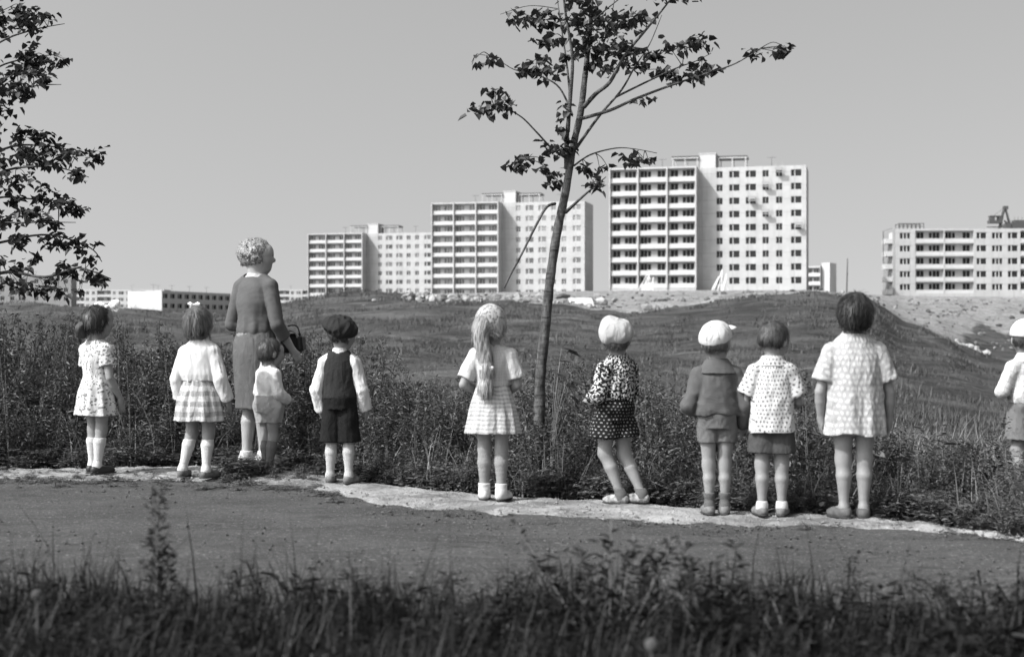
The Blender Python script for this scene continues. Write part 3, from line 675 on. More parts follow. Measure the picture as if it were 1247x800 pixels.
# -------- single weeds standing out of the front grass
def single_weed(name, label, cat, px, d, top_py, kind, group=None, n=None, spread=1., bushy=1.):
    base = Vector(((px-CX)/FPX*d, d, -.05)); H = EYE + (HY-top_py)/FPX*d + .05
    root = thing(name, label, cat, base, 0, group); m = MB(); bag = Bag(); stems = []
    ns = n or 1
    for s in range(ns):
        a = rnd.uniform(0, 6.283); sp = rnd.uniform(.05, .22)*spread if ns > 1 else .015; h = H*(rnd.uniform(.6, 1.) if s else 1.)
        pts = smoothpath([(0, 0, 0), (math.cos(a)*sp*.35, math.sin(a)*sp*.35, h*.4), (math.cos(a)*sp, math.sin(a)*sp, h*.98)], 5)
        m.tube(pts, [.0035*(1-.6*i/len(pts)) for i in range(len(pts))], 5); stems.append(pts)
    for pts in stems:
        N = int({'spike': 150, 'leafy': 90}[kind]*bushy); t = rng.uniform(.3 if kind == 'leafy' else .2, 1., N)
        pp = np.array([tuple(p) for p in pts]); idx = t*(len(pp)-1); i0 = np.minimum(idx.astype(int), len(pp)-2); fr = (idx-i0)[:, None]; pos = pp[i0]*(1-fr)+pp[i0+1]*fr
        az = rng.random(N)*6.283; o = np.stack([np.cos(az), np.sin(az), 0*az], -1)
        if kind == 'spike':
            bl = rng.random(N)*.060*(1.15-t)*1.5; pos = pos + o*bl[:, None] + np.array([[0, 0, 1.]])*bl[:, None]*.9; L = rng.uniform(.012, .032, N)*(1.2-.5*t); W = L*.6
        else:
            nb = 7; ba = rng.random(nb)*6.283; bt = rng.uniform(.35, .9, nb); bi = rng.integers(0, nb, N); on = rng.random(N) < .7
            k = bt[bi]*(len(pp)-1); k0 = np.minimum(k.astype(int), len(pp)-2); root_ = pp[k0]; bl = rng.random(N)*H*.34*(1.15-bt[bi]); bd = np.stack([np.cos(ba[bi]), np.sin(ba[bi]), 0*bl], -1)
            bp = root_ + bd*bl[:, None]*.75 + np.array([[0, 0, 1.]])*bl[:, None]*.85; pos = np.where(on[:, None], bp, pos)
            for q in range(nb): m.tube([pp[int(bt[q]*(len(pp)-1))], pp[int(bt[q]*(len(pp)-1))] + np.array([math.cos(ba[q])*.75, math.sin(ba[q])*.75, .85])*H*.34*(1.15-bt[q])], [.0022, .001], 4)
            L = rng.uniform(.022, .055, N)*(1.15-.4*t); W = L*.42
        dr = o + np.stack([0*t, 0*t, rng.normal(.45, .25, N)], -1)
        v, q = leaves(pos, dr, np.tile([[0, 0, 1.]], (N, 1)), L, W, .15, 'lance'); bag.add(v, q, 0)
    link('stem', m.mesh('stem', [M_stem], True), root); link('foliage', bag.mesh('foliage', [M_fgleaf]), root)
    return root
def dandelion(px, py, d, r, label):
    top = P(px, py, d); root = thing('dandelion', label, 'dandelion', (top.x, top.y, -.05), 0, 'seeding dandelions in the front grass'); m = MB(); h = top.z + .05
    m.tube([(0,0,0), (.004,0,h*.5), (0,0,h)], [.002]*3, 5); link('stem', m.mesh('stem', [M_stem]), root)
    m = MB()
    for _ in range(230):
        v = Vector((rnd.gauss(0,1), rnd.gauss(0,1), rnd.gauss(0,1))).normalized(); a = v*r*.2; b_ = v*r; m.bar(a, b_, .0006)
        u = v.orthogonal().normalized(); w = v.cross(u)
        for k in range(5): t = k*1.2566; m.bar(b_, b_ + (u*math.cos(t)+w*math.sin(t)+v*.5)*r*.22, .0006)
    link('seed_head', m.mesh('seed_head', [simple('dandelion_seed', .14, .8)]), root, (0, 0, h))

# -------- trees
def tree(name, label, d, dbase, trunk, limbs, clumps, leafL, dens, bark, base_px, spread=.5, group=None, dead=None, mat=None):
    base = Vector(((base_px-CX)/FPX*d, d, zland((base_px-CX)/FPX*d, d)-.05)); root = thing(name, label, 'tree', base, 0, group)
    def W(px, py, off=0.): return P(px, py, d+off) - base
    m = MB(); nodes = []
    tp = smoothpath([W(x, y, o) for x, y, o, r in trunk], 6); tr = np.interp(np.linspace(0, len(trunk)-1, len(tp)), range(len(trunk)), [r for *_, r in trunk])
    tr = [.86*r*(1+.05*math.sin(i*2.1)+.06*rnd.random()) for i, r in enumerate(tr)]
    m.tube(tp, tr, 14); nodes += [p for p in tp[len(tp)//2:]]
    for pts, r0, off in limbs:
        n = len(pts); lp = smoothpath([W(x, y, off*(k/(n-1))**.9) + Vector((0, 0, rnd.gauss(0, .006))) for k, (x, y) in enumerate(pts)], 5)
        rr_ = [max(.0025, r0*(1-.78*k/(len(lp)-1))) for k in range(len(lp))]; m.tube(lp, rr_, 8); nodes += lp[3:]
    bag = Bag(); lv = []
    for (px, py, rx, ry) in clumps:
        c0 = W(px, py); best = min(nodes, key=lambda p: (p.x-c0.x)**2+(p.z-c0.z)**2)
        c = Vector((c0.x, best.y + rnd.uniform(-.08, .08), c0.z)); Rx, Rz = rx/FPX*d, ry/FPX*d
        n = max(5, int(dens*(rx*ry)**.8/9))
        # one or two twigs through the clump
        for s in range(2):
            e = c + Vector((rnd.uniform(-1, 1)*Rx, rnd.uniform(-.7, .7)*Rx, rnd.uniform(-.4, .6)*Rz)); mid = (best+e)/2 + Vector((0, 0, rnd.uniform(.0, .25)*(e-best).length))
            tw = smoothpath([best, mid, e], 5); m.tube(tw, [.004*(1-.6*k/len(tw)) for k in range(len(tw))], 5)
        for _ in range(n):
            v = Vector([max(-1.1, min(1.1, rnd.gauss(0, .48))) for _k in range(3)])
            lv.append((c + Vector((v.x*Rx, v.y*min(Rx, .45), v.z*Rz)), rnd.uniform(0, 6.283)))
    N = len(lv); pos = np.array([tuple(p) for p, a in lv]); az = np.array([a for p, a in lv])
    dr = np.stack([np.cos(az), np.sin(az), rng.normal(-.45, .45, N)], -1); up = np.stack([rng.normal(0, .45, N), rng.normal(0, .45, N), np.ones(N)], -1)
    L = leafL*rng.uniform(.6, 1.25, N); v, q = leaves(pos, dr, up, L, L*rng.uniform(.75, .95, N), .18); bag.add(v, q, 0)
    link('trunk', m.mesh('trunk', [bark], True), root); link('crown', bag.mesh('crown', [mat or M_linden]), root)
    if dead:
        mm = MB(); dp = smoothpath([W(x, y, o) for x, y, o in dead], 5); mm.tube(dp, [.011*(1-.55*k/len(dp)) for k in range(len(dp))], 7); link('broken_branch', mm.mesh('broken_branch', [bark], True), root)
    return root
b = NB('linden_bark'); o = b.obj(); n = b.noise(b.scale(o, (1., 1., .35)), 26., 5, .7); n2 = b.noise(b.scale(o, (.4, .4, 2.2)), 18., 4, .6)
c = b.mix(b.ramp(n, .35, .7), .03, .12); c = b.mix(b.ramp(n2, .54, .66, 0., .85), c, .015); b.bump(b.m('ADD', n, n2), .9, .012); M_bark = b.base(c, .85, .2)
CT = [(652,590,0,.052),(655,540,0,.046),(657,500,0,.042),(658,460,0,.040),(664,400,0,.038),(670,340,0,.0355),(679,280,0,.034),(688,238,0,.031),(698,179,.0,.027),(707,138,.02,.025),(712,97,.03,.022),(716,62,.05,.019),(720,20,.08,.016),(722,-40,.1,.012),(728,-120,.1,.006)]
CL = [([(690,205),(690,172),(695,114),(697,69),(689,17),(684,-30),(680,-80)], .017, -.30), ([(692,160),(694,120),(691,86),(684,34),(676,-20)], .012, .35),
      ([(711,130),(726,113),(743,97),(760,69),(784,41),(807,14),(835,-22)], .017, -.45), ([(701,182),(716,160),(733,138),(757,110),(774,79),(791,55),(806,20)], .012, .55),
      ([(707,145),(743,133),(774,121),(819,103),(857,91),(895,76),(926,62)], .0125, -.25), ([(750,118),(791,98),(826,83),(847,74),(866,66)], .008, .5),
      ([(697,140),(691,124),(678,105),(653,91),(626,83),(602,71),(581,66)], .008, .25), ([(695,196),(672,179),(653,162),(633,140),(609,133),(577,139)], .0085, -.3),
      ([(699,201),(719,188),(750,181),(774,183),(800,187)], .007, .4), ([(689,258),(712,238),(738,215)], .013, -.5), ([(690,232),(671,212),(655,198),(629,192)], .007, .3),
      ([(712,90),(728,66),(738,45),(745,18),(752,-20)], .009, .4), ([(719,30),(740,10),(770,-15)], .008, -.3)]
CK = [(595,69,17,7),(578,67,6,4),(657,83,27,10),(640,80,14,8),(667,40,19,8),(662,65,15,5),(636,5,28,10),(668,9,26,12),(702,7,24,14),(722,17,24,16),(738,55,32,17),(712,50,18,15),(757,69,28,11),(767,34,24,16),(780,67,16,10),
      (828,5,30,12),(790,12,20,10),(862,30,20,12),(826,45,24,7),(805,57,14,9),(812,79,22,7),(843,98,16,7),(822,95,11,7),(871,67,26,7),(915,71,14,6),(938,73,8,6),(951,70,7,7),(784,126,17,4),(774,188,18,9),(793,187,10,5),
      (592,141,22,10),(613,132,17,10),(603,120,14,4),(640,190,26,9),(628,194,9,6),(678,186,20,11),(671,207,14,7),(687,138,6,10),(681,160,6,6),(692,175,5,9),(714,207,12,8),(722,234,12,10),(735,203,7,5),(674,222,9,6),(740,90,14,7),(700,30,20,10),(748,20,18,12),(690,60,10,8),(722,78,14,8)]
LT = [(-92,640,0,.10),(-92,560,0,.09),(-90,440,0,.08),(-88,330,0,.07),(-86,230,0,.06),(-84,130,0,.05),(-82,30,0,.035),(-80,-80,0,.02),(-78,-160,0,.008)]
LL = [([(-90,430),(-40,370),(0,334),(55,338),(95,327),(135,340)], .022, -.4), ([(-89,380),(-30,310),(10,290),(60,286),(108,300),(124,318)], .016, .5), ([(-89,350),(-20,280),(30,270),(92,272)], .014, -.6),
      ([(-88,300),(-20,246),(40,242),(86,252)], .014, .3), ([(-88,280),(-10,215),(60,202),(108,216)], .015, -.3), ([(-87,240),(0,182),(60,178),(98,186)], .014, .5), ([(-86,200),(-10,120),(40,104),(74,104)], .013, -.4),
      ([(-85,150),(-15,90),(30,72),(64,66)], .012, .4), ([(-84,110),(-5,55),(40,38),(78,29)], .012, -.3), ([(-83,60),(-20,25),(12,8)], .01, .3), ([(-88,320),(-160,260),(-240,230)], .015, .3), ([(-86,200),(-170,140),(-250,120)], .014, -.3), ([(-84,90),(-150,40),(-200,20)], .012, .4), ([(-89,380),(-170,330),(-260,320)], .015, -.5)]
LK = [(9,9,13,10),(9,28,11,8),(25,6,12,8),(46,37,20,10),(72,30,10,4),(14,60,15,11),(37,65,18,11),(58,67,11,5),(28,92,14,8),(51,95,15,6),(69,106,9,7),(28,115,22,13),(48,118,10,8),(9,134,12,9),(14,157,17,9),(37,162,11,7),(18,180,17,12),(51,180,24,13),(38,190,14,8),(92,180,15,9),(100,190,8,6),(106,215,10,7),(113,222,4,4),(83,203,7,5),(60,203,9,6),(9,203,11,9),(28,222,20,8),(45,224,8,5),(51,240,24,7),(72,248,14,6),(83,252,12,6),(94,256,5,4),(9,240,9,6),(18,268,20,8),(50,262,16,6),(70,270,18,7),(86,277,7,5),(14,291,15,7),(55,291,26,9),(83,298,11,8),(9,319,9,8),(32,328,10,7),(51,316,7,7),(102,292,4,3),(121,319,7,5),(97,333,13,7),(88,327,8,5),(129,338,14,7),(140,344,6,5),(55,353,22,6),(38,350,12,6),(92,358,7,5),(18,344,10,5),(113,356,3,3),(70,344,8,5),
      (-30,20,30,25),(-40,90,30,25),(-30,160,30,22),(-40,220,32,22),(-30,270,28,20),(-40,330,30,18),(-150,60,50,40),(-170,160,50,40),(-200,240,50,40),(-180,320,50,30),(-90,-40,60,40)]
# ------------------------------------------------------------------ figures: signed distance fields meshed with surface nets
A3 = lambda *p: np.array(p, float)
def smin(a, b, k):
    if k <= 0: return np.minimum(a, b)
    h = np.clip(.5 + .5*(a - b)/k, 0, 1); return a*(1-h) + b*h - k*h*(1-h)
class Field:
    def __init__(s, lo, hi, h):
        s.lo = np.array(lo, float); s.h = h; n = np.ceil((np.array(hi)-s.lo)/h).astype(int)+1
        s.n = n; s.F = np.full(n, .5, np.float32); s.ax = [s.lo[i] + h*np.arange(n[i]) for i in range(3)]
    def grid(s, sl=(slice(None),)*3):
        return s.ax[0][sl[0]][:, None, None], s.ax[1][sl[1]][None, :, None], s.ax[2][sl[2]][None, None, :]
    def add(s, prim, off=0., k=None, sub=False):
        lo, hi, fn, kk = prim; k = kk if k is None else k; m = off + max(k, 0) + 4*s.h
        a = np.clip(np.floor((lo - m - s.lo)/s.h).astype(int), 0, s.n); b_ = np.clip(np.ceil((hi + m - s.lo)/s.h).astype(int)+1, 0, s.n)
        if (b_ <= a).any(): return
        sl = tuple(slice(a[i], b_[i]) for i in range(3)); d = fn(*s.grid(sl)) - off
        s.F[sl] = np.maximum(s.F[sl], -d) if sub else smin(s.F[sl], d, k)
    def cut(s, fn): s.F = np.maximum(s.F, fn(*s.grid()).astype(np.float32))
    def disp(s, fn):
        near = np.abs(s.F) < .03; d = np.broadcast_to(fn(*s.grid()), s.F.shape); s.F = np.where(near, s.F + d, s.F).astype(np.float32)
    def net(s):
        F = s.F; F[[0,-1]] = .5; F[:, [0,-1]] = .5; F[:, :, [0,-1]] = .5
        I = F < 0; n = np.array(F.shape) - 1
        cnt = sum(I[a:n[0]+a, b_:n[1]+b_, c:n[2]+c].astype(np.int8) for a in (0,1) for b_ in (0,1) for c in (0,1))
        act = (cnt > 0) & (cnt < 8); idx = np.argwhere(act); N = len(idx); vid = np.full(act.shape, -1, np.int64); vid[act] = np.arange(N)
        acc = np.zeros((N, 3)); w = np.zeros(N); cor = [(a, b_, c) for a in (0,1) for b_ in (0,1) for c in (0,1)]
        val = {c: F[idx[:,0]+c[0], idx[:,1]+c[1], idx[:,2]+c[2]].astype(float) for c in cor}
        for c in cor:
            for ax in range(3):
                if c[ax]: continue
                e = list(c); e[ax] = 1; e = tuple(e); f0, f1 = val[c], val[e]; x = (f0 < 0) != (f1 < 0)
                t = np.where(x, f0/np.where(np.abs(f0-f1) < 1e-9, 1, f0-f1), 0); p = np.tile(np.array(c, float), (N, 1)); p[:, ax] = t
                acc += p*x[:, None]; w += x
        v = s.lo + s.h*(idx + acc/np.maximum(w, 1)[:, None]); quads = []
        for ax in range(3):
            u, v_ = (ax+1) % 3, (ax+2) % 3
            s0 = [slice(None)]*3; s1 = [slice(None)]*3; s0[ax] = slice(0, -1); s1[ax] = slice(1, None)
            x = np.argwhere(I[tuple(s0)] != I[tuple(s1)]); x = x[(x[:, u] > 0) & (x[:, v_] > 0) & (x[:, u] < n[u]) & (x[:, v_] < n[v_])]
            fl = I[x[:,0], x[:,1], x[:,2]]; du = np.zeros(3, int); dv = np.zeros(3, int); du[u] = 1; dv[v_] = 1
            g = lambda y: vid[y[:,0], y[:,1], y[:,2]]
            q = np.stack([g(x-du-dv), g(x-dv), g(x), g(x-du)], -1); q = np.where(fl[:, None], q, q[:, ::-1]); quads.append(q)
        q = np.concatenate(quads); return v, q[(q >= 0).all(1)]
def rc(a, b, r1, r2, k=.02, cut=False):
    a = np.array(a, float); b = np.array(b, float); ba = b-a; L2 = max(ba@ba, 1e-9); r = max(r1, r2)
    def fn(X, Y, Z):
        px, py, pz = X-a[0], Y-a[1], Z-a[2]; t0 = (px*ba[0]+py*ba[1]+pz*ba[2])/L2; t = np.clip(t0, 0, 1)
        d = np.sqrt((px-t*ba[0])**2+(py-t*ba[1])**2+(pz-t*ba[2])**2) - (r1+(r2-r1)*t)
        return np.maximum(d, (t0-1)*math.sqrt(L2)) if cut else d
    return np.minimum(a, b)-r, np.maximum(a, b)+r, fn, k
def el(c, r, M=None, k=.02):
    c = np.array(c, float); r = np.array(r, float); M = np.eye(3) if M is None else np.array(M)
    ext = np.sqrt(((M*r)**2).sum(1))
    def fn(X, Y, Z):
        px, py, pz = X-c[0], Y-c[1], Z-c[2]
        q = [(px*M[0,i]+py*M[1,i]+pz*M[2,i]) for i in range(3)]
        k0 = np.sqrt(sum((q[i]/r[i])**2 for i in range(3))); k1 = np.sqrt(sum((q[i]/r[i]**2)**2 for i in range(3)))
        return k0*(k0-1)/np.maximum(k1, 1e-6)
    return c-ext, c+ext, fn, k
def loft(rings, k=.02, fold=None, lean=None):
    """stack of ellipses (z, cx, cy, rx, ry[, fold depth]) bottom or top first; fold(theta, z) runs -1..1"""
    rg = np.array(sorted([tuple(r)+(0,)*(6-len(r)) for r in rings])); rmax = rg[:, 3:5].max()*(1+rg[:, 5].max()) + np.abs(rg[:, 1:3]).max()
    zf = np.linspace(rg[0,0], rg[-1,0], 64)
    def sm(c):   # smooth interpolation
        y = np.interp(zf, rg[:,0], rg[:,c])
        for _ in range(3): y[1:-1] = (y[:-2]+2*y[1:-1]+y[2:])/4
        return y
    col = [sm(c) for c in range(1, 6)]
    def fn(X, Y, Z):
        cx, cy, rx, ry, am = [np.interp(Z, zf, c) for c in col]
        dx, dy = X-cx, Y-cy; m = 1.
        if fold is not None: m = 1 + am*fold(np.arctan2(dx, dy), Z)
        q = np.sqrt((dx/(rx*m))**2+(dy/(ry*m))**2); d = (q-1)*np.minimum(rx, ry)
        return np.maximum(d, np.maximum(Z-rg[-1,0], rg[0,0]-Z))
    return A3(-rmax, -rmax, rg[0,0]), A3(rmax, rmax, rg[-1,0]), fn, k
def foldfn(seed, n):
    r = np.random.default_rng(seed); fr = np.array([n, n*1.0+2, n*.5+1, n*2]).astype(int); ph = r.random(4)*6.28; am = np.array([.5, .3, .3, .12])
    return lambda th, Z: sum(a*np.sin(f*th + p + 1.3*np.sin(Z*9+p)*.35) for a, f, p in zip(am, fr, ph))
def waves(seed, sc, n=6, zs=1.):
    r = np.random.default_rng(seed); D = r.normal(0, 1, (n, 3))*sc; D[:, 2] *= zs; ph = r.random(n)*6.28
    return lambda X, Y, Z: sum(np.sin(D[i,0]*X+D[i,1]*Y+D[i,2]*Z+ph[i]) for i in range(n))/n

def smesh(name, fld, m, parent, arms=None):
    v, q = fld.net()
    if len(v) == 0: return None
    me = bpy.data.meshes.new(name); me.vertices.add(len(v)); me.vertices.foreach_set('co', v.astype(np.float32).ravel())
    me.loops.add(q.size); me.loops.foreach_set('vertex_index', q.astype(np.int32).ravel()); me.polygons.add(len(q))
    me.polygons.foreach_set('loop_start', np.arange(0, q.size, 4, dtype=np.int32)); me.polygons.foreach_set('use_smooth', np.ones(len(q), bool))
    for x in (m if isinstance(m, (list, tuple)) else [m]): me.materials.append(x)
    c = v.mean(0); Rm = np.median(np.hypot(v[:,0]-c[0], v[:,1]-c[1]))
    pat = np.stack([np.arctan2(v[:,0]-c[0], -(v[:,1]-c[1]))*max(Rm, .02), v[:,2], np.zeros(len(v))], -1)
    for sh, e, w, ra, clv in (arms.values() if arms else ()):
        s_ = np.sign(sh[0]); k = (v[:,0]*s_ > abs(sh[0])*1.06); ax = (e-sh)/np.linalg.norm(e-sh); d = v[k]-sh; al = d@ax; pr = d-al[:,None]*ax; uy = np.cross(ax, [1., 0, 0]); uy /= np.linalg.norm(uy); ux = np.cross(uy, ax)
        pat[k, 0] = np.arctan2(pr@ux*s_, -pr@uy*np.sign(uy[1]))*.034*1.1 + .02; pat[k, 1] = -al
    at = me.attributes.new('pat', 'FLOAT_VECTOR', 'POINT'); at.data.foreach_set('vector', pat.astype(np.float32).ravel())
    me.update(calc_edges=True); me.validate(); return link(name, me, parent)
def rotm(yaw=0, pitch=0, roll=0):
    """yaw>0 turns to the left seen from above, pitch>0 looks up, roll>0 tips to the right"""
    return np.array(Euler((R(pitch), R(roll), R(yaw)), 'XYZ').to_matrix()) if True else None
HM_ = {}
def strands(ho, cen, HM, hh, st, c, n=2600):
    # separate locks lying on the hair, with loose ends past the outline
    me = ho.data; N = len(me.vertices); co = np.zeros(N*3); no = np.zeros(N*3); me.vertices.foreach_get('co', co); me.vertices.foreach_get('normal', no); co = co.reshape(-1, 3); no = no.reshape(-1, 3)
    ok = np.arange(N)
    if c.get('hatz'): ok = np.nonzero(((co - cen) @ HM[:, 2])/hh < c['hatz'])[0]; n = int(n*.5)
    k = ok[rng.integers(0, len(ok), n)]; p = co[k]; nn = no[k]; crown = cen + HM @ np.array([.03, -.25, .42])*hh; d = p - crown; down = np.tile([[0, 0, -1.]], (n, 1))
    lng = {'bob': .055, 'mop': .05, 'boy': .03, 'short': .034, 'curly': .02}[st]; wild = {'bob': .16, 'mop': .3, 'boy': .3, 'short': .3, 'curly': 1.6}[st]
    t = norm(d)*.8 + down*.6 + rng.normal(0, wild, (n, 3)); t = norm(t - nn*(t*nn).sum(1, keepdims=True)); L = lng*rng.uniform(.5, 1.3, n)[:, None]; lift = rng.uniform(-.05, .16 if st != 'mop' else .28, (n, 1))*(rng.random((n, 1)) < .5)
    sd = norm(np.cross(t, nn))*rng.uniform(.0007, .0017, (n, 1)); p0 = p + nn*.0006; p1 = p + t*L*.5 + nn*(.0016 + lift*L*.4); p2 = p + t*L + nn*(-.001 + lift*L)
    v = np.stack([p0-sd, p0+sd, p1+sd, p1-sd, p2+sd*.2, p2-sd*.2], 1).reshape(-1, 3); b0 = np.arange(n)[:, None]*6; q = np.concatenate([b0+np.array([[0,1,2,3]]), b0+np.array([[3,2,4,5]])])
    m_ = c['m']
    if m_.name not in HM_: lo, hi = HR[m_.name]; HM_[m_.name] = leafmat(m_.name+'_strands', lo*.6, hi*1.15, .1, .4)
    bag = Bag(); bag.add(v, q); tag(link('hair_strands', bag.mesh('hair_strands', [HM_[m_.name]]), ho), kind='stuff')
def hand_prims(w, hd, pn, L, curl=.5, side=1):
    """palm, four unequal bent fingers and a thumb at the side of the palm"""
    w = np.array(w, float); hd = np.array(hd, float); hd /= np.linalg.norm(hd); pn = np.array(pn, float); pn -= hd*(pn@hd); pn /= np.linalg.norm(pn)
    th = np.cross(hd, pn)*side; th /= np.linalg.norm(th); M = np.stack([th, pn, hd], 1); pl = L*.5; out = []
    out.append(rc(w, w+hd*pl*.3, L*.15, L*.15, .012)); out.append(el(w+hd*pl*.55, (L*.215, L*.095, pl*.56), M, .012))
    for i, (o, ln) in enumerate(((.155, .43), (.055, .49), (-.05, .46), (-.15, .36))):
        r = L*(.050 if i < 3 else .043); b = w + hd*pl*.92 + th*o*L; c = curl*(1+.14*i); ln *= L; p = b; a = c*.5
        for seg, f in enumerate((.45, .32, .23)):
            e = p + (hd*math.cos(a) + pn*math.sin(a))*ln*f; out.append(rc(p, e, r*(1-.1*seg), r*(.92-.1*seg), .003)); p = e; a += c*.75
    b = w + hd*pl*.28 + th*L*.15; e = b + (hd*.75+th*.6+pn*.25)*L*.2; out.append(rc(b, e, L*.072, L*.058, .008)); out.append(rc(e, e+(hd*.93+th*.12+pn*.35)*L*.17, L*.056, L*.046, .004))
    return out

M_skin = None
def skinmat(name, v):
    b = NB(name); o = b.obj(); n = b.noise(o, 14., 4, .6); n2 = b.noise(o, 55., 3, .6)
    c = b.mix(b.ramp(n, .3, .7), v*.86, v*1.08); c = b.mix(b.ramp(n2, .58, .75, 0., .35), c, v*.7); b.bump(b.noise(o, 260., 3), .12, .003)
    b.bs.inputs['Subsurface Weight'].default_value = .06; b.bs.inputs['Subsurface Radius'].default_value = (.01, .01, .01)
    return b.base(c, .5, .35)
M_skin = skinmat('skin', .22)
HR = {}
def hairmat(name, lo, hi):
    HR[name] = (lo, hi)
    b = NB(name); o = b.obj(); n = b.noise(b.scale(o, (1., 1., .10)), 130., 3, .7, .6); n2 = b.noise(b.scale(o, (1., 1., .3)), 24., 3)
    c = b.mix(b.ramp(b.m('ADD', b.m('MULTIPLY', n, .6), b.m('MULTIPLY', n2, .4)), .36, .64), lo, hi); b.bump(n, .9, .008); return b.base(c, .42, .5)
M_hdark = hairmat('dark_hair', .010, .035); M_hbrown = hairmat('brown_hair', .025, .09); M_hmid = hairmat('mousy_hair', .05, .15); M_hblond = hairmat('fair_hair', .16, .42); M_hcurl = hairmat('grey_blond_curls', .10, .40)
def hide(name, v, var=.3, rough=.5): return simple(name, v, rough, var, 30., .4, .3, 120., .003)
M_blackshoe = hide('black_leather', .016); M_brownshoe = hide('worn_brown_leather', .07, .5, .7); M_whiteshoe = hide('scuffed_pale_leather', .42, .35, .7); M_greyshoe = hide('dusty_grey_leather', .12, .5, .8)
M_sole = simple('shoe_sole', .03)
M_eye = simple('eye', .3, .2, .02)

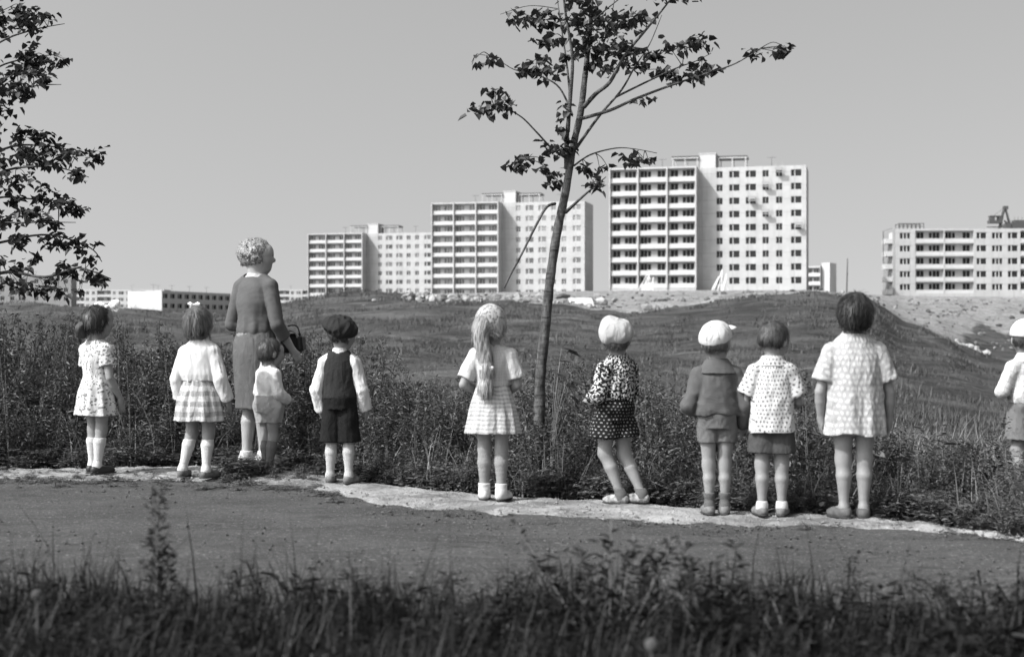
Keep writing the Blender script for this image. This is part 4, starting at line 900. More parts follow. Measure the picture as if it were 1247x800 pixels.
FEET = []
def person(label, px, py, H, yaw, spec):
    g = G(px, py, 0.); S = spec; K = lambda *p: np.array(p, float)*H
    root = thing('person', label, 'person', (g.x, g.y, .004), R(yaw), S.get('group', 'children standing in a row along the verge'))
    ad = S.get('adult', False); hh = (.137 if ad else S.get('hh', .178))*H; hr = S.get('res', .0052)
    le = S.get('lean', (0, 0)); zh = .5
    def up(p):  # lean of everything above the hips
        p = np.array(p, float); f = max(0., p[2]-zh)/.3; p[0] += le[0]*f; p[1] += le[1]*f; return p
    sw, sz = (.084, .800) if ad else (.088*S.get('sww', 1.), .742)
    b_ = S.get('bulk', 1.)
    tz = [(.455,.060,.05),(.48,.080,.062),(.525,.092*b_,.068*b_),(.575,.080*b_,.060*b_),(.61,.076*b_,.057*b_),(.68,.084*b_,.062*b_),(.735,.086,.058),(.765,.072,.048),(.79,.048,.040),(.815,.033,.034)]
    if ad: tz = [(.475,.055,.05),(.51,.088,.068),(.55,.100,.074),(.60,.084,.062),(.635,.073,.056),(.70,.084,.066),(.76,.088,.066),(.80,.078,.054),(.828,.050,.042),(.85,.031,.033)]
    rings = []
    for z, rx, ry in tz:
        c = up((0, -.004, z)); rings.append((z*H, c[0]*H, c[1]*H, rx*H, ry*H))
    torso = [loft(rings, .02)]
    neck0 = up((0, -.008, tz[-1][0]-.03))*H; piv = up((0, .0, 1-hh/H*.97))*H
    hy, hp, hrl = S.get('head', (0, 0, 0)); HM = rotm(hy, hp, hrl); HQ = lambda x, y, z: piv + HM @ (np.array((x, y, z))*hh)
    cen = HQ(0, .05, .50)
    body = Field((-.33*H, -.30*H, -.012), (.33*H, .34*H, H*1.03), hr)
    for p in torso: body.add(p)
    body.add(rc(neck0, HQ(0, -.04, .22), (.030 if ad else .031)*H, (.031 if ad else .033)*H, .025))
    # head
    for c, r, k in (((0, -.02, .60), (.375, .455, .40), .02), ((0, .15, .34), (.285, .30, .31), .05), ((0, .27, .13), (.13, .13, .115), .05), ((0, .36, .66), (.24, .09, .10), .06)):
        body.add(el(HQ(*c), np.array(r)*hh, HM, k*H))
    for s_ in (-1, 1):
        body.add(el(HQ(.19*s_, .33, .36), np.array((.12, .11, .13))*hh, HM, .03)); body.add(el(HQ(.385*s_, -.02, .44), np.array((.055, .10, .15))*hh, rotm(hy+s_*-14, hp, hrl), .006))
        body.add(el(HQ(.15*s_, .49, .50), np.array((.09, .06, .055))*hh, HM, .01), sub=True)
    body.add(rc(HQ(0, .42, .52), HQ(0, .56, .36), .045*hh, .075*hh, .012)); body.add(el(HQ(0, .575, .36), np.array((.075, .06, .06))*hh, HM, .008))
    body.add(el(HQ(0, .46, .225), np.array((.12, .05, .035))*hh, HM, .008)); body.add(el(HQ(0, .45, .175), np.array((.10, .05, .035))*hh, HM, .008)); body.add(el(HQ(0, .53, .20), np.array((.10, .03, .008))*hh, HM, .0), sub=True)
    # arms
    arms = {}
    for sd, s_ in (('L', -1), ('R', 1)):
        a = S.get('arm'+sd, {}); sh = up((sw*s_, -.006, sz)); d = ad and .055 or 0
        e = up(a.get('e', (s_*.128, -.022, .575+d))); w = up(a.get('w', (s_*.134, .016, .430+d*.8))); hd = a.get('hd', (s_*-.02, .18, -1)); pn = a.get('pn', (-s_, .15, 0))
        sh, e, w = sh*H, e*H, w*H; ra = S.get('armr', 1.)*H*(.90 if ad else 1.); clv = np.array(up((s_*.03, -.006, sz+.032)))*H; arms[sd] = (sh, e, w, ra, clv)
        body.add(rc(clv, sh, .026*H, .030*ra, .012)); body.add(rc(sh, e, .0295*ra, .0235*ra, .006)); body.add(rc(e, e+(w-e)*.35, .0235*ra, .0240*ra, .003)); body.add(rc(e+(w-e)*.35, w, .0240*ra, .0160*ra, .003))
        for p in hand_prims(w, hd, pn, .105*H, a.get('curl', .45), s_ if True else 1): body.add(p)
    legs = {}
    for sd, s_ in (('L', -1), ('R', 1)):
        a = S.get('leg'+sd, {}); hip = np.array(a.get('h', (s_*.048, 0, .475 if not ad else .50)))*H; kn = np.array(a.get('k', (s_*.047, .012, .262 if not ad else .275)))*H; an = np.array(a.get('a', (s_*.046, -.012, .045)))*H; fd = np.array(a.get('f', (s_*.18, 1.)), float); fd /= np.linalg.norm(fd)
        r = S.get('legr', 1.)*H*(.93 if ad else 1.); legs[sd] = (hip, kn, an, r, fd)
        cf = kn+(an-kn)*.34 + np.array((0, -.0045*H, 0)); lo = an + (kn-an)*.22
        lp = [rc(hip, kn, .058*r, .0342*r, .012), rc(kn, cf, .0338*r, .0362*r, .03), rc(cf, lo, .0365*r, .0240*r, .006), rc(lo, an, .0240*r, .0222*r, .004), el(kn+A3(0,.012*H,0), (.023*r, .025*r, .034*r), None, .015)]
        legs[sd] += (lp,)
        for p in lp: body.add(p)
        f3 = np.array((fd[0], fd[1], 0)); M = np.stack([np.array((fd[1], -fd[0], 0)), f3, np.array((0, 0, 1.))], 1); ft = np.array((an[0], an[1], an[2]-.045*H))
        body.add(el(ft+f3*.045*H+A3(0,0,.022*H), (.028*H, .07*H, .020*H), M, .012)); body.add(rc(an, ft+f3*.05*H+A3(0,0,.025*H), .0235*H, .018*H, .015)); body.add(el(ft-f3*.014*H+A3(0,0,.02*H), (.022*H, .024*H, .02*H), M, .01))
        q = Matrix.Rotation(R(yaw), 3, 'Z') @ Vector(ft); FEET.append((g.x+q.x, g.y+q.y))
    body.F[:, :, :1] = .5
    smesh('body', body, S.get('skin', M_skin), root)
    for s_ in (-1, 1):
        m = MB(); bm = bmesh.new(); bmesh.ops.create_uvsphere(bm, u_segments=10, v_segments=8, radius=.058*hh); me = bpy.data.meshes.new('eye'); bm.to_mesh(me); bm.free(); me.materials.append(M_eye); link('eye', me, root, Vector(HQ(.155*s_, .405, .50)))
    def F(z0, z1, w=.32, res=None): return Field((-w*H, -.3*H, z0*H), (w*H, .32*H, z1*H), res or hr)
    def sleeve(f, sd, t, off, puff=0., k=.02):
        sh, e, w, ra, clv = arms[sd]
        f.add(rc(clv, sh, .027*H, .031*ra, .02), off, .012)
        if t <= 1: f.add(rc(sh, sh+(e-sh)*t, .031*ra, (.029+puff)*ra, k, True), off, .008)
        else:
            f.add(rc(sh, e, .031*ra, .026*ra, k), off, .008); f.add(rc(e, e+(w-e)*(t-1), .026*ra, (.021+puff)*ra, .012, True), off, .006)
    for n_, c in enumerate(S['wear']):
        kind = c['kind']; off = c.get('off', .007); sd_ = int(abs(px)*7 + n_*13)
        if kind in ('top', 'dress'):
            nk = (lambda z: z) if ad else (lambda z: z if z < .735 else .735+(z-.735)*1.5)
            z0, z1 = c['z'][0], nk(c['z'][1]); f = F(min(z0-.03, .3), z1+.06, .33)
            if 'rings' in c:
                rg = []
                for r in c['rings']:
                    zz = nk(r[0]); q = up((0, -.004+(r[4] if len(r) > 4 else 0), zz)); rg.append((zz*H, q[0]*H, q[1]*H, r[1]*H, r[2]*H, r[3] if len(r) > 3 else 0))
                f.add(loft(rg, .02, foldfn(sd_, c.get('nf', 9))))
            else:
                for p in torso: f.add(p, off, 0.)
            hw = waves(sd_+5, 30., 4, 0.); f.cut(lambda X, Y, Z: z0*H - Z + c.get('hem', .004)*hw(X, Y, 0*Z))
            for sd in 'LR':
                if c.get('sl') is not None: sleeve(f, sd, c['sl'] if not isinstance(c['sl'], dict) else c['sl'][sd], c.get('soff', off), c.get('puff', 0.))
            f.disp(lambda X, Y, Z: c.get('wr', .0035)*(2.2*waves(sd_, 30., 6, .6)(X, Y, Z) - 1.3) + c.get('wr', .0035)*1.4*np.abs(waves(sd_+1, 62., 6, .55)(X, Y, Z)) + .0016*waves(sd_+2, 150., 6, .6)(X, Y, Z))
            nz = (z1)*H; q = up((0, -.008, z1))*H; f.cut(lambda X, Y, Z: np.where(np.hypot(X-q[0], Y-q[1]) < .05*H, Z-nz+(Y-q[1])*.25, -1.))
            smesh(c['name'], f, c['m'], root, arms=arms if c.get('sl') is not None else None)
        elif kind == 'skirt':
            rg = []
            for r in c['rings']: q = up((0, -.004+(r[4] if len(r) > 4 else 0), r[0])); rg.append((r[0]*H, q[0]*H, q[1]*H, r[1]*H, r[2]*H, r[3] if len(r) > 3 else 0))
            z0 = min(r[0] for r in c['rings']); f = F(z0-.03, max(r[0] for r in c['rings'])+.03, .3); f.add(loft(rg, .0, foldfn(sd_, c.get('nf', 12))))
            f.disp(lambda X, Y, Z: .005*waves(sd_, 50., 6, .25)(X, Y, Z)+.002*waves(sd_+1, 120., 6, .4)(X, Y, Z)); smesh(c['name'], f, c['m'], root)
        elif kind == 'shorts':
            f = F(c['z'][0]-.03, c['z'][1]+.03, .25)
            tz2 = [(z*H, up((0, -.004, z))[0]*H, up((0, -.004, z))[1]*H, (max(rx, .078)+c.get('w', .006))*H, (max(ry, .062)+c.get('w', .006))*H) for z, rx, ry in tz if .44 < z < .66]
            f.add(loft(tz2, .02))
            for sd in 'LR':
                hip, kn, an, r, fd, lp = legs[sd]; t = (hip[2]-c['z'][0]*H)/(hip[2]-kn[2]); e = hip+(kn-hip)*t
                f.add(rc(hip+A3(0,0,.02*H), e, c.get('hr0', .055)*r, c.get('lr', .056)*r, .012, True), off)
            f.disp(lambda X, Y, Z: c.get('wr', .003)*2.*waves(sd_, 36., 6, .7)(X, Y, Z)+.003*waves(sd_+1, 100., 6, .6)(X, Y, Z)); f.cut(lambda X, Y, Z: Z-c['z'][1]*H); smesh(c['name'], f, c['m'], root)
        elif kind == 'sock':
            for sd in 'LR':
                hip, kn, an, r, fd, lp = legs[sd]; f = Field(np.minimum(kn, an)-.07, np.maximum(kn, an)+.07, .0045)
                for p in lp[1:4]: f.add(p, c.get('off', .0035))
                f.add(rc(an, an-A3(0,0,.02*H), .026*r, .026*r), c.get('off', .0035)); zt = c['z']*H
                if c.get('roll'): 
                    t = (zt-an[2])/(kn[2]-an[2]); pc = an+(kn-an)*t; f.add(rc(pc-A3(0,0,.012), pc, .031*r, .032*r, .006), .004)
                f.disp(lambda X, Y, Z: .0012*waves(sd_, 90., 5, 3.)(X, Y, Z)); f.cut(lambda X, Y, Z: Z-zt); smesh('sock', f, c['m'], root)
        elif kind == 'shoe':
            for sd in 'LR':
                hip, kn, an, r, fd, lp = legs[sd]; f3 = A3(fd[0], fd[1], 0); sdv = A3(fd[1], -fd[0], 0); M = np.stack([sdv, f3, A3(0, 0, 1)], 1); ft = A3(an[0], an[1], an[2]-.045*H); f = Field(ft-A3(.15, .15, .01), ft+A3(.15, .15, .12)*max(1., H), .0042)
                f.add(el(ft+f3*.056*H+A3(0,0,.017*H), (.032*H, .062*H, .024*H), M)); f.add(el(ft-f3*.010*H+A3(0,0,.024*H), (.028*H, .033*H, .032*H), M, .02)); f.add(rc(ft+f3*.01*H+A3(0,0,.03*H), ft+f3*.06*H+A3(0,0,.02*H), .028*H, .024*H, .02))
                f.F = np.maximum(f.F, (-(f.grid()[2]-ft[2]-.006)) + 0*f.F)
                zt = (c.get('h', .05))*H + ft[2]; f.cut(lambda X, Y, Z: Z-zt-.0*X)
                if c.get('open'):   # sandals: straps with gaps
                    f.disp(lambda X, Y, Z: .0012*np.sign(np.sin(((X-ft[0])*f3[0]+(Y-ft[1])*f3[1])*190))*(Z > ft[2]+.018)*.6)
                so_ = smesh('shoe', f, c['m'], root)
                f2 = Field(ft-A3(.15, .15, .012), ft+A3(.15, .15, .03), .0042); f2.add(el(ft+f3*.056*H, (.033*H, .064*H, .02*H), M)); f2.add(el(ft-f3*.010*H, (.029*H, .035*H, .02*H), M, .02)); f2.cut(lambda X, Y, Z: np.maximum(Z-ft[2]-(.0085 if not c.get('heel') else .010), ft[2]-Z))
                smesh('sole', f2, M_sole, so_)
        elif kind == 'collar':
            c = dict(c); c['z'] = c['z'] if ad else .735+(c['z']-.735)*1.5; f = F(c['z']-.07, c['z']+.06, .2); q = up((0, -.008, c['z']))*H
            fl = c.get('flap', 0)
            if fl == 2: f.add(loft([(.748*H, q[0], q[1], .119*H, .082*H), (.782*H, q[0], q[1], .092*H, .070*H), (.828*H, q[0], q[1], .055*H, .05*H)], .0))
            elif fl == 1: f.add(loft([(.776*H, q[0], q[1], .088*H, .067*H), (.802*H, q[0], q[1], .070*H, .058*H), (.832*H, q[0], q[1], .051*H, .048*H)], .0))
            else: f.add(loft([((c['z']-.03)*H, q[0], q[1], c['r']*H*1.25, c['r']*.9*H*1.2), ((c['z'])*H, q[0], q[1], c['r']*H, c['r']*.86*H), ((c['z']+.018)*H, q[0], q[1], c['r']*.86*H, c['r']*.8*H)], .0))
            f.disp(lambda X, Y, Z: .0015*waves(3, 60., 5)(X, Y, Z)); smesh('collar', f, c['m'], root)
        elif kind == 'hair':
            st = c['st']; top = 1.10; f = Field(cen-hh*np.array((1.1, 1.1, 1.4)), cen+hh*np.array((1.1, 1.1, 1.0)), .0042)
            g_ = c.get('g', 1.); f.add(el(HQ(0, -.03, .61), np.array((.405, .475, .435))*hh*g_, HM, .01))
            if st == 'bob': f.add(el(HQ(0, -.10, .40), np.array((.425, .42, .36))*hh*g_, HM, .03)); f.add(el(HQ(0, -.18, .24), np.array((.36, .30, .17))*hh*g_, HM, .03))
            elif st == 'boy': f.add(el(HQ(0, -.12, .48), np.array((.365, .385, .24))*hh, HM, .02))
            elif st == 'mop': f.add(el(HQ(0, -.08, .52), np.array((.44, .46, .40))*hh*g_, HM, .03)); f.add(el(HQ(0, -.16, .30), np.array((.39, .34, .20))*hh*g_, HM, .03))
            elif st == 'short': f.add(el(HQ(0, -.13, .42), np.array((.37, .36, .30))*hh, HM, .02))
            q3 = lambda X, Y, Z: [((X-piv[0])*HM[0,i]+(Y-piv[1])*HM[1,i]+(Z-piv[2])*HM[2,i])/hh for i in range(3)]
            fr = c.get('fringe', .70)
            def face(X, Y, Z):
                x, y, z = q3(X, Y, Z); side = np.where(z < fr, y - (c.get('front', .20) - .5*np.clip(fr-z-.14, 0, .3)), y-.60)
                low = c.get('low', .1) - z
                return np.maximum(side, low + .03*np.sin(x*40)+.02*np.sin(x*90+y*40))*hh
            f.cut(face); wv = waves(sd_, 150./max(hh/.2, .8), 9, .22); wv2 = waves(sd_+3, 46., 6, .4); f.disp(lambda X, Y, Z: .0035*wv(X, Y, Z) + .006*wv2(X, Y, Z))
            if st == 'curly':
                for _ in range(190):
                    v = Vector((rnd.gauss(0,1), rnd.gauss(0,1), rnd.gauss(.2,1))).normalized()
                    if v.y > .35 and v.z < .22: continue
                    if v.z < -.62: continue
                    p = HQ(v.x*.43, -.05+v.y*.49, .56+v.z*.47); f.add(el(p, np.array((.075, .075, .075))*hh*rnd.uniform(.75, 1.35), None, .006))
                    if rnd.random() < .75: f.add(el(p+HM@np.array((v.x, v.y, v.z))*.055*hh, np.array((.04, .04, .04))*hh, None, .004), sub=True)
            ho = smesh('hair', f, c['m'], root)
            strands(ho, cen, HM, hh, st, c)
        elif kind == 'custom': c['fn'](dict(root=root, H=H, hh=hh, HQ=HQ, HM=HM, up=up, piv=piv, cen=cen, arms=arms, legs=legs, sd=sd_))
    return root

# ---- hats, bows and other things worn
def bow(pos, size, mat_, tilt=(0, 0, 0), name='hair_bow'):
    def fn(e):
        c = e['HQ'](*pos); M = e['HM'] @ rotm(*tilt); f = Field(c-size*1.6, c+size*1.6, .004)
        for s_ in (-1, 1):
            for (x, z, rx, rz, y, rl) in ((.55, .12, .52, .34, .0, 18), (.5, -.22, .42, .26, .12, -28)):
                MM = M @ rotm(0, 0, -s_*rl); f.add(el(c + M @ np.array((s_*x, y, z))*size, np.array((rx, .15, rz))*size, MM, .006))
        f.add(el(c, np.array((.17, .2, .17))*size, M, .005)); f.disp(lambda X, Y, Z: .004*waves(e['sd'], 130., 6)(X, Y, Z)); smesh(name, f, mat_, e['root'])
    return dict(kind='custom', fn=fn)
def beret(mat_, g=1., tilt=(0, 8, 0), off=(0, -.1, .78), flat=.34):
    def fn(e):
        hh = e['hh']; M = e['HM'] @ rotm(*tilt); c = e['HQ'](*off); f = Field(c-hh*.95, c+hh*.95, .0045)
        f.add(el(c, np.array((.53*g, .56*g, flat*g))*hh, M, .01)); f.add(el(c - M @ np.array((0, 0, .17))*hh, np.array((.44, .48, .22))*hh, M, .03)); f.add(rc(c + M @ np.array((0, 0, flat*g*.9))*hh, c + M @ np.array((.01, 0, flat*g*1.16))*hh, .02*hh, .016*hh, .006))
        f.disp(lambda X, Y, Z: .014*waves(e['sd'], 30., 5)(X, Y, Z)+.009*np.abs(waves(e['sd']+1, 48., 4)(X, Y, Z))-.004); smesh('beret', f, mat_, e['root'])
    return dict(kind='custom', fn=fn)
def cap(mat_, tilt=(0, 0, 0), brim=1.):
    def fn(e):
        hh = e['hh']; M = e['HM'] @ rotm(*tilt); c = e['HQ'](0, -.03, .66); f = Field(c-hh*1.1, c+hh*1.1, .0042)
        f.add(el(c, np.array((.475, .55, .47))*hh, M, .01)); q = lambda X, Y, Z: ((X-c[0])*M[0,2]+(Y-c[1])*M[1,2]+(Z-c[2])*M[2,2])
        f.disp(lambda X, Y, Z: .004*waves(e['sd'], 40., 6)(X, Y, Z)); f.cut(lambda X, Y, Z: -q(X, Y, Z)-.07*hh)
        f.add(rc(c + M @ np.array((0, 0, .41))*hh, c + M @ np.array((0, 0, .47))*hh, .04*hh, .03*hh, .008))
        f.add(el(c + M @ np.array((0, .66, .02))*hh, np.array((.33, .30*brim, .03))*hh, M @ rotm(0, -10, 0), .012)); smesh('cap', f, mat_, e['root'])
        # seams of the crown's panels
        m = MB()
        for k in range(4):
            a = k*math.pi/4; pts = []
            for t in np.linspace(-1.35, 1.35, 15): pts.append(c + M @ (np.array((.478*math.sin(t)*math.cos(a), .553*math.sin(t)*math.sin(a), .473*math.cos(t)))*hh))
            m.tube(pts, [.0022]*15, 4)
        link('seam', m.mesh('seam', [mat_], True), e['root'].children[-1])
    return dict(kind='custom', fn=fn)

def pigtail(e, m_):
    hh = e['hh']; pts = smoothpath([e['HQ'](-.05,-.44,.42), e['HQ'](-.07,-.56,.22), e['HQ'](-.04,-.50,-.02)], 6); f = Field(np.array(e['cen'])-hh*1.4, np.array(e['cen'])+hh*.8, .0045)
    for i in range(len(pts)-1): r = hh*(.09+.07*math.sin(i/(len(pts)-1)*3.1)); f.add(rc(pts[i], pts[i+1], r, r, .01))
    f.disp(lambda X, Y, Z: .006*waves(5, 110., 8, .4)(X, Y, Z)); smesh('pigtail', f, m_, e['root'])

# ---- cloths
W1 = cloth('white_floral_cotton', .48, .16, 'specks', (52., .40)); W2 = cloth('white_knit', .54, knit=.006); W3 = cloth('pale_plaid', .48, .17, 'plaid', (.05, .5, 1.4, .35, .6)); WB = cloth('white_ribbon', .62)
M_sock = cloth('white_sock', .48, knit=.004); M_sockg = cloth('grey_sock', .10, knit=.004); M_stock = cloth('pale_stocking', .22, knit=.003); M_stock2 = cloth('white_stocking', .36, knit=.003); M_legshade = cloth('leg_shade_grey', .13, knit=.004)  # the last one is shade on bare legs, put into a grey colour
G1 = cloth('grey_wool_jersey', .088, knit=.008); G2 = cloth('grey_wool_skirt', .092); WHT = cloth('white_shirt', .54); BLK = cloth('black_wool', .022); BLK2 = cloth('black_serge', .010); ROMP = cloth('pale_romper', .32)
CHK = cloth('pale_gingham', .46, .22, 'plaid', (.026, .5, .95, .2, .6)); BLO = cloth('pale_blouse', .47, .38, 'plaid', (.018, .5, 1., .5, .3)); SCARF = cloth('patterned_headscarf', .36, .17, 'specks', (70., .5))
BLT = cloth('blotched_black_white', .50, .011, 'blotch', (80.,)); DOT = cloth('black_with_white_dots', .010, .24, 'dots', (.024, .20, .80)); CREAM = cloth('pale_felt', .36); CREAM2 = cloth('white_cap', .50)
SWG = cloth('grey_sweater', .082, knit=.008); SHG = cloth('mid_grey_shorts', .115); DIA = cloth('white_with_diamonds', .48, .13, 'diamonds', (.0215, .31, 1.05)); SHD = cloth('dark_grey_shorts', .055); BIG = cloth('pale_with_white_spots', .31, .43, 'dots', (.034, .34, .95))
PLD = cloth('white_checked_shirt', .48, .30, 'plaid', (.035, .12, 1., .8, .8)); SHL = cloth('grey_cotton_shorts', .14)
KN = lambda z, m, **k: dict(kind='sock', z=z, m=m, **k)
SH = lambda m, **k: dict(kind='shoe', m=m, **k)
PEOPLE = []
def add(*a): PEOPLE.append(person(*a))

add('girl in white floral dress and white knee socks with a large bow in dark hair', 118, 576.5, 1.175, -34, dict(head=(-16, 0, 0), legr=.92,
    armR=dict(e=(.122,-.005,.575), w=(.126,.075,.445), hd=(-.05,.25,-1)), armL=dict(e=(-.115,.02,.575), w=(-.10,.08,.45)),
    legL=dict(a=(-.040,.0,.045), k=(-.042,.01,.262), f=(-.1,1)), legR=dict(a=(.040,-.03,.045), k=(.043,.0,.262), f=(.2,1)),
    wear=[dict(kind='dress', name='dress', m=W1, z=(.352,.772), sl=.52, soff=.010, puff=.008, nf=9, rings=[(.775,.058,.044),(.745,.092,.062),(.69,.098,.072),(.62,.086,.066,.01),(.585,.082,.064,.02),(.56,.092,.074,.05),(.48,.112,.092,.07),(.40,.124,.104,.085),(.345,.130,.110,.09)]),
          KN(.215, M_sock, roll=1), SH(M_blackshoe, h=.045), dict(kind='hair', st='bob', m=M_hdark, g=1.0, low=.26, fringe=.72), bow((.22, .27, .98), .092, WB, (48, 0, -6)),
          dict(kind='custom', fn=lambda e: pigtail(e, M_hdark))]))
add('girl in white cardigan and pale plaid skirt with a tiny bow on her hair', 243, 581.5, 1.16, -14, dict(head=(-8, 4, -3), legr=.95,
    armR=dict(e=(.140,-.02,.585), w=(.165,.03,.455), hd=(.15,.3,-1)), armL=dict(e=(-.140,-.01,.58), w=(-.146,.03,.455), hd=(0,.3,-1)),
    legL=dict(h=(-.05,0,.475), k=(-.058,.02,.262), a=(-.105,-.01,.045), f=(-.15,1)), legR=dict(h=(.05,0,.475), k=(.058,.0,.262), a=(.062,-.04,.045), f=(.35,1)),
    wear=[dict(kind='skirt', name='skirt', m=W3, nf=10, rings=[(.62,.084,.066),(.585,.094,.074,.03),(.50,.120,.098,.07),(.41,.142,.120,.09),(.335,.152,.130,.095)]),
          dict(kind='top', name='cardigan', m=W2, z=(.575,.780), sl=1.86, soff=.012, off=.012, puff=.004, wr=.005, rings=[(.79,.045,.042),(.765,.072,.054),(.735,.100,.070),(.67,.106,.080,.02),(.61,.112,.086,.05),(.585,.106,.082,.07),(.55,.094,.074,.05)]),
          KN(.225, M_sock), SH(M_greyshoe, h=.04, open=1), dict(kind='hair', st='bob', m=M_hmid, g=1.02, low=.16, fringe=.66), bow((-.10, 0, 1.09), .042, WB, (22, 0, 0))]))
bagm = hide('dark_handbag', .02)
def woman_extra(e):
    H = e['H']; w = e['arms']['L'][2]
    m = MB(); bm = bmesh.new(); bmesh.ops.create_cube(bm, size=1); bmesh.ops.bevel(bm, geom=bm.edges[:], offset=.18, segments=3, affect='EDGES')
    for v in bm.verts: v.co.x *= .21*(1-.18*(v.co.z+.5)); v.co.y *= .08; v.co.z *= .15
    me = bpy.data.meshes.new('handbag'); bm.to_mesh(me); bm.free(); me.materials.append(bagm)
    f = e['root'].matrix_basis @ Vector((w[0]+.055, w[1]+.06, w[2]-.105))
    o = thing('handbag', 'small dark handbag held in front of the woman at waist height', 'handbag', f, e['root'].rotation_euler.z + R(10)); link('bag', me, o)
    h = MB(); h.tube(smoothpath([(-.07,0,.06), (-.05,0,.125), (.03,0,.13), (.06,0,.06)], 5), [.006]*16, 6); link('handle', h.mesh('handle', [bagm], True), o)
add('tall woman with curly fair hair in a grey jumper and straight grey skirt', 312, 569.5, 1.665, -31, dict(adult=True, skin=skinmat('fair_skin', .30), head=(-42, 2, 0), group='children standing in a row along the verge', res=.0062,
    armR=dict(e=(.128,-.01,.632), w=(.128,.10,.515), hd=(.1,.6,-.8), pn=(-1,0,0), curl=.9), armL=dict(e=(-.128,-.018,.635), w=(.035,.135,.612), hd=(.95,.35,-.05), pn=(0,.2,-1), curl=.8),
    legL=dict(h=(-.045,0,.5), k=(-.040,.01,.275), a=(-.036,-.025,.055), f=(.15,1)), legR=dict(h=(.045,0,.5), k=(.038,.012,.275), a=(.034,.01,.055), f=(.25,1)),
    wear=[dict(kind='skirt', name='skirt', m=G2, nf=4, rings=[(.63,.080,.064),(.60,.090,.070,.01),(.55,.108,.084,.01),(.50,.112,.088,.012),(.40,.104,.082,.025),(.30,.096,.078,.035),(.262,.098,.080,.05)]),
          dict(kind='top', name='jumper', m=G1, z=(.588,.835), sl=1.42, soff=.010, off=.012, wr=.0018, puff=.005, nf=9, rings=[(.86,.036,.036),(.835,.054,.045),(.80,.083,.060),(.73,.090,.075),(.67,.083,.070,.02),(.635,.087,.072,.04),(.612,.091,.075,.05),(.596,.089,.073,.04),(.585,.084,.069,.02)]),
          dict(kind='collar', z=.842, r=.040, m=WHT), dict(kind='skirt', name='belt', m=cloth('pale_belt', .20), nf=3, rings=[(.596,.0905,.0725),(.579,.0935,.0745)]),
          KN(.075, M_sock, off=.005), SH(M_whiteshoe, h=.05), dict(kind='hair', st='curly', m=M_hcurl, low=.08, fringe=.62, g=1.17, front=.30), dict(kind='custom', fn=woman_extra)]))
add('small toddler in white shirt and puffy pale shorts standing close beside the woman', 327, 575.5, .94, -46, dict(hh=.20, head=(-6, -6, 0), legr=1.0, armr=1.05, bulk=1.08,
    armR=dict(e=(.125,.0,.60), w=(.09,.12,.535), hd=(-.3,.9,.1), pn=(-.6,-.2,-.5)), armL=dict(e=(-.125,.0,.60), w=(-.06,.12,.56), hd=(.5,.8,.2), pn=(.5,-.2,-.5)),
    legL=dict(a=(-.035,.0,.045)), legR=dict(a=(.035,-.02,.045)),
    wear=[dict(kind='top', name='shirt', m=WHT, z=(.545,.770), sl=1.75, soff=.010, off=.010, puff=.006, wr=.005),
          dict(kind='shorts', name='romper_shorts', m=ROMP, z=(.385,.585), w=.030, hr0=.082, lr=.058, off=.010, wr=.006), KN(.33, M_legshade, off=.004), SH(M_brownshoe, h=.05), dict(kind='hair', st='short', m=M_hbrown, low=.26, fringe=.72)]))  # grey leg covers added for the shade on the toddler's bare legs
add('boy in dark beret, dark waistcoat over white sleeves and black shorts', 414, 588.5, 1.07, -6, dict(head=(-26, -4, 4), legr=.92, hh=.175,
    armL=dict(e=(-.140,-.015,.575), w=(-.128,.03,.445), hd=(.1,.3,-1)), armR=dict(e=(.142,-.01,.575), w=(.152,.05,.45), hd=(0,.4,-1)),
    legL=dict(a=(-.062,.0,.045), k=(-.054,.01,.262), f=(-.1,1)), legR=dict(a=(.060,-.02,.045), k=(.052,.01,.262), f=(.4,1)),
    wear=[dict(kind='shorts', name='shorts', m=BLK2, z=(.262,.58), w=.014, lr=.072, off=.008, wr=.003),
          dict(kind='top', name='shirt', m=WHT, z=(.56,.785), sl=1.88, soff=.010, off=.005, puff=.006, wr=.005), dict(kind='collar', z=.788, r=.047, m=WHT),
          dict(kind='top', name='waistcoat', m=BLK, z=(.525,.770), off=.013, wr=.002, rings=[(.79,.056,.05),(.775,.076,.062),(.745,.100,.074),(.71,.103,.078),(.68,.101,.078),(.60,.100,.074),(.53,.105,.078),(.50,.106,.078)]),
          KN(.245, M_stock2), SH(M_greyshoe, h=.045), dict(kind='hair', st='boy', m=M_hbrown, low=.30, hatz=-.02, fringe=.72), beret(BLK, 1.14, (-8, 10, 24), (.03, -.12, .76), .31)]))
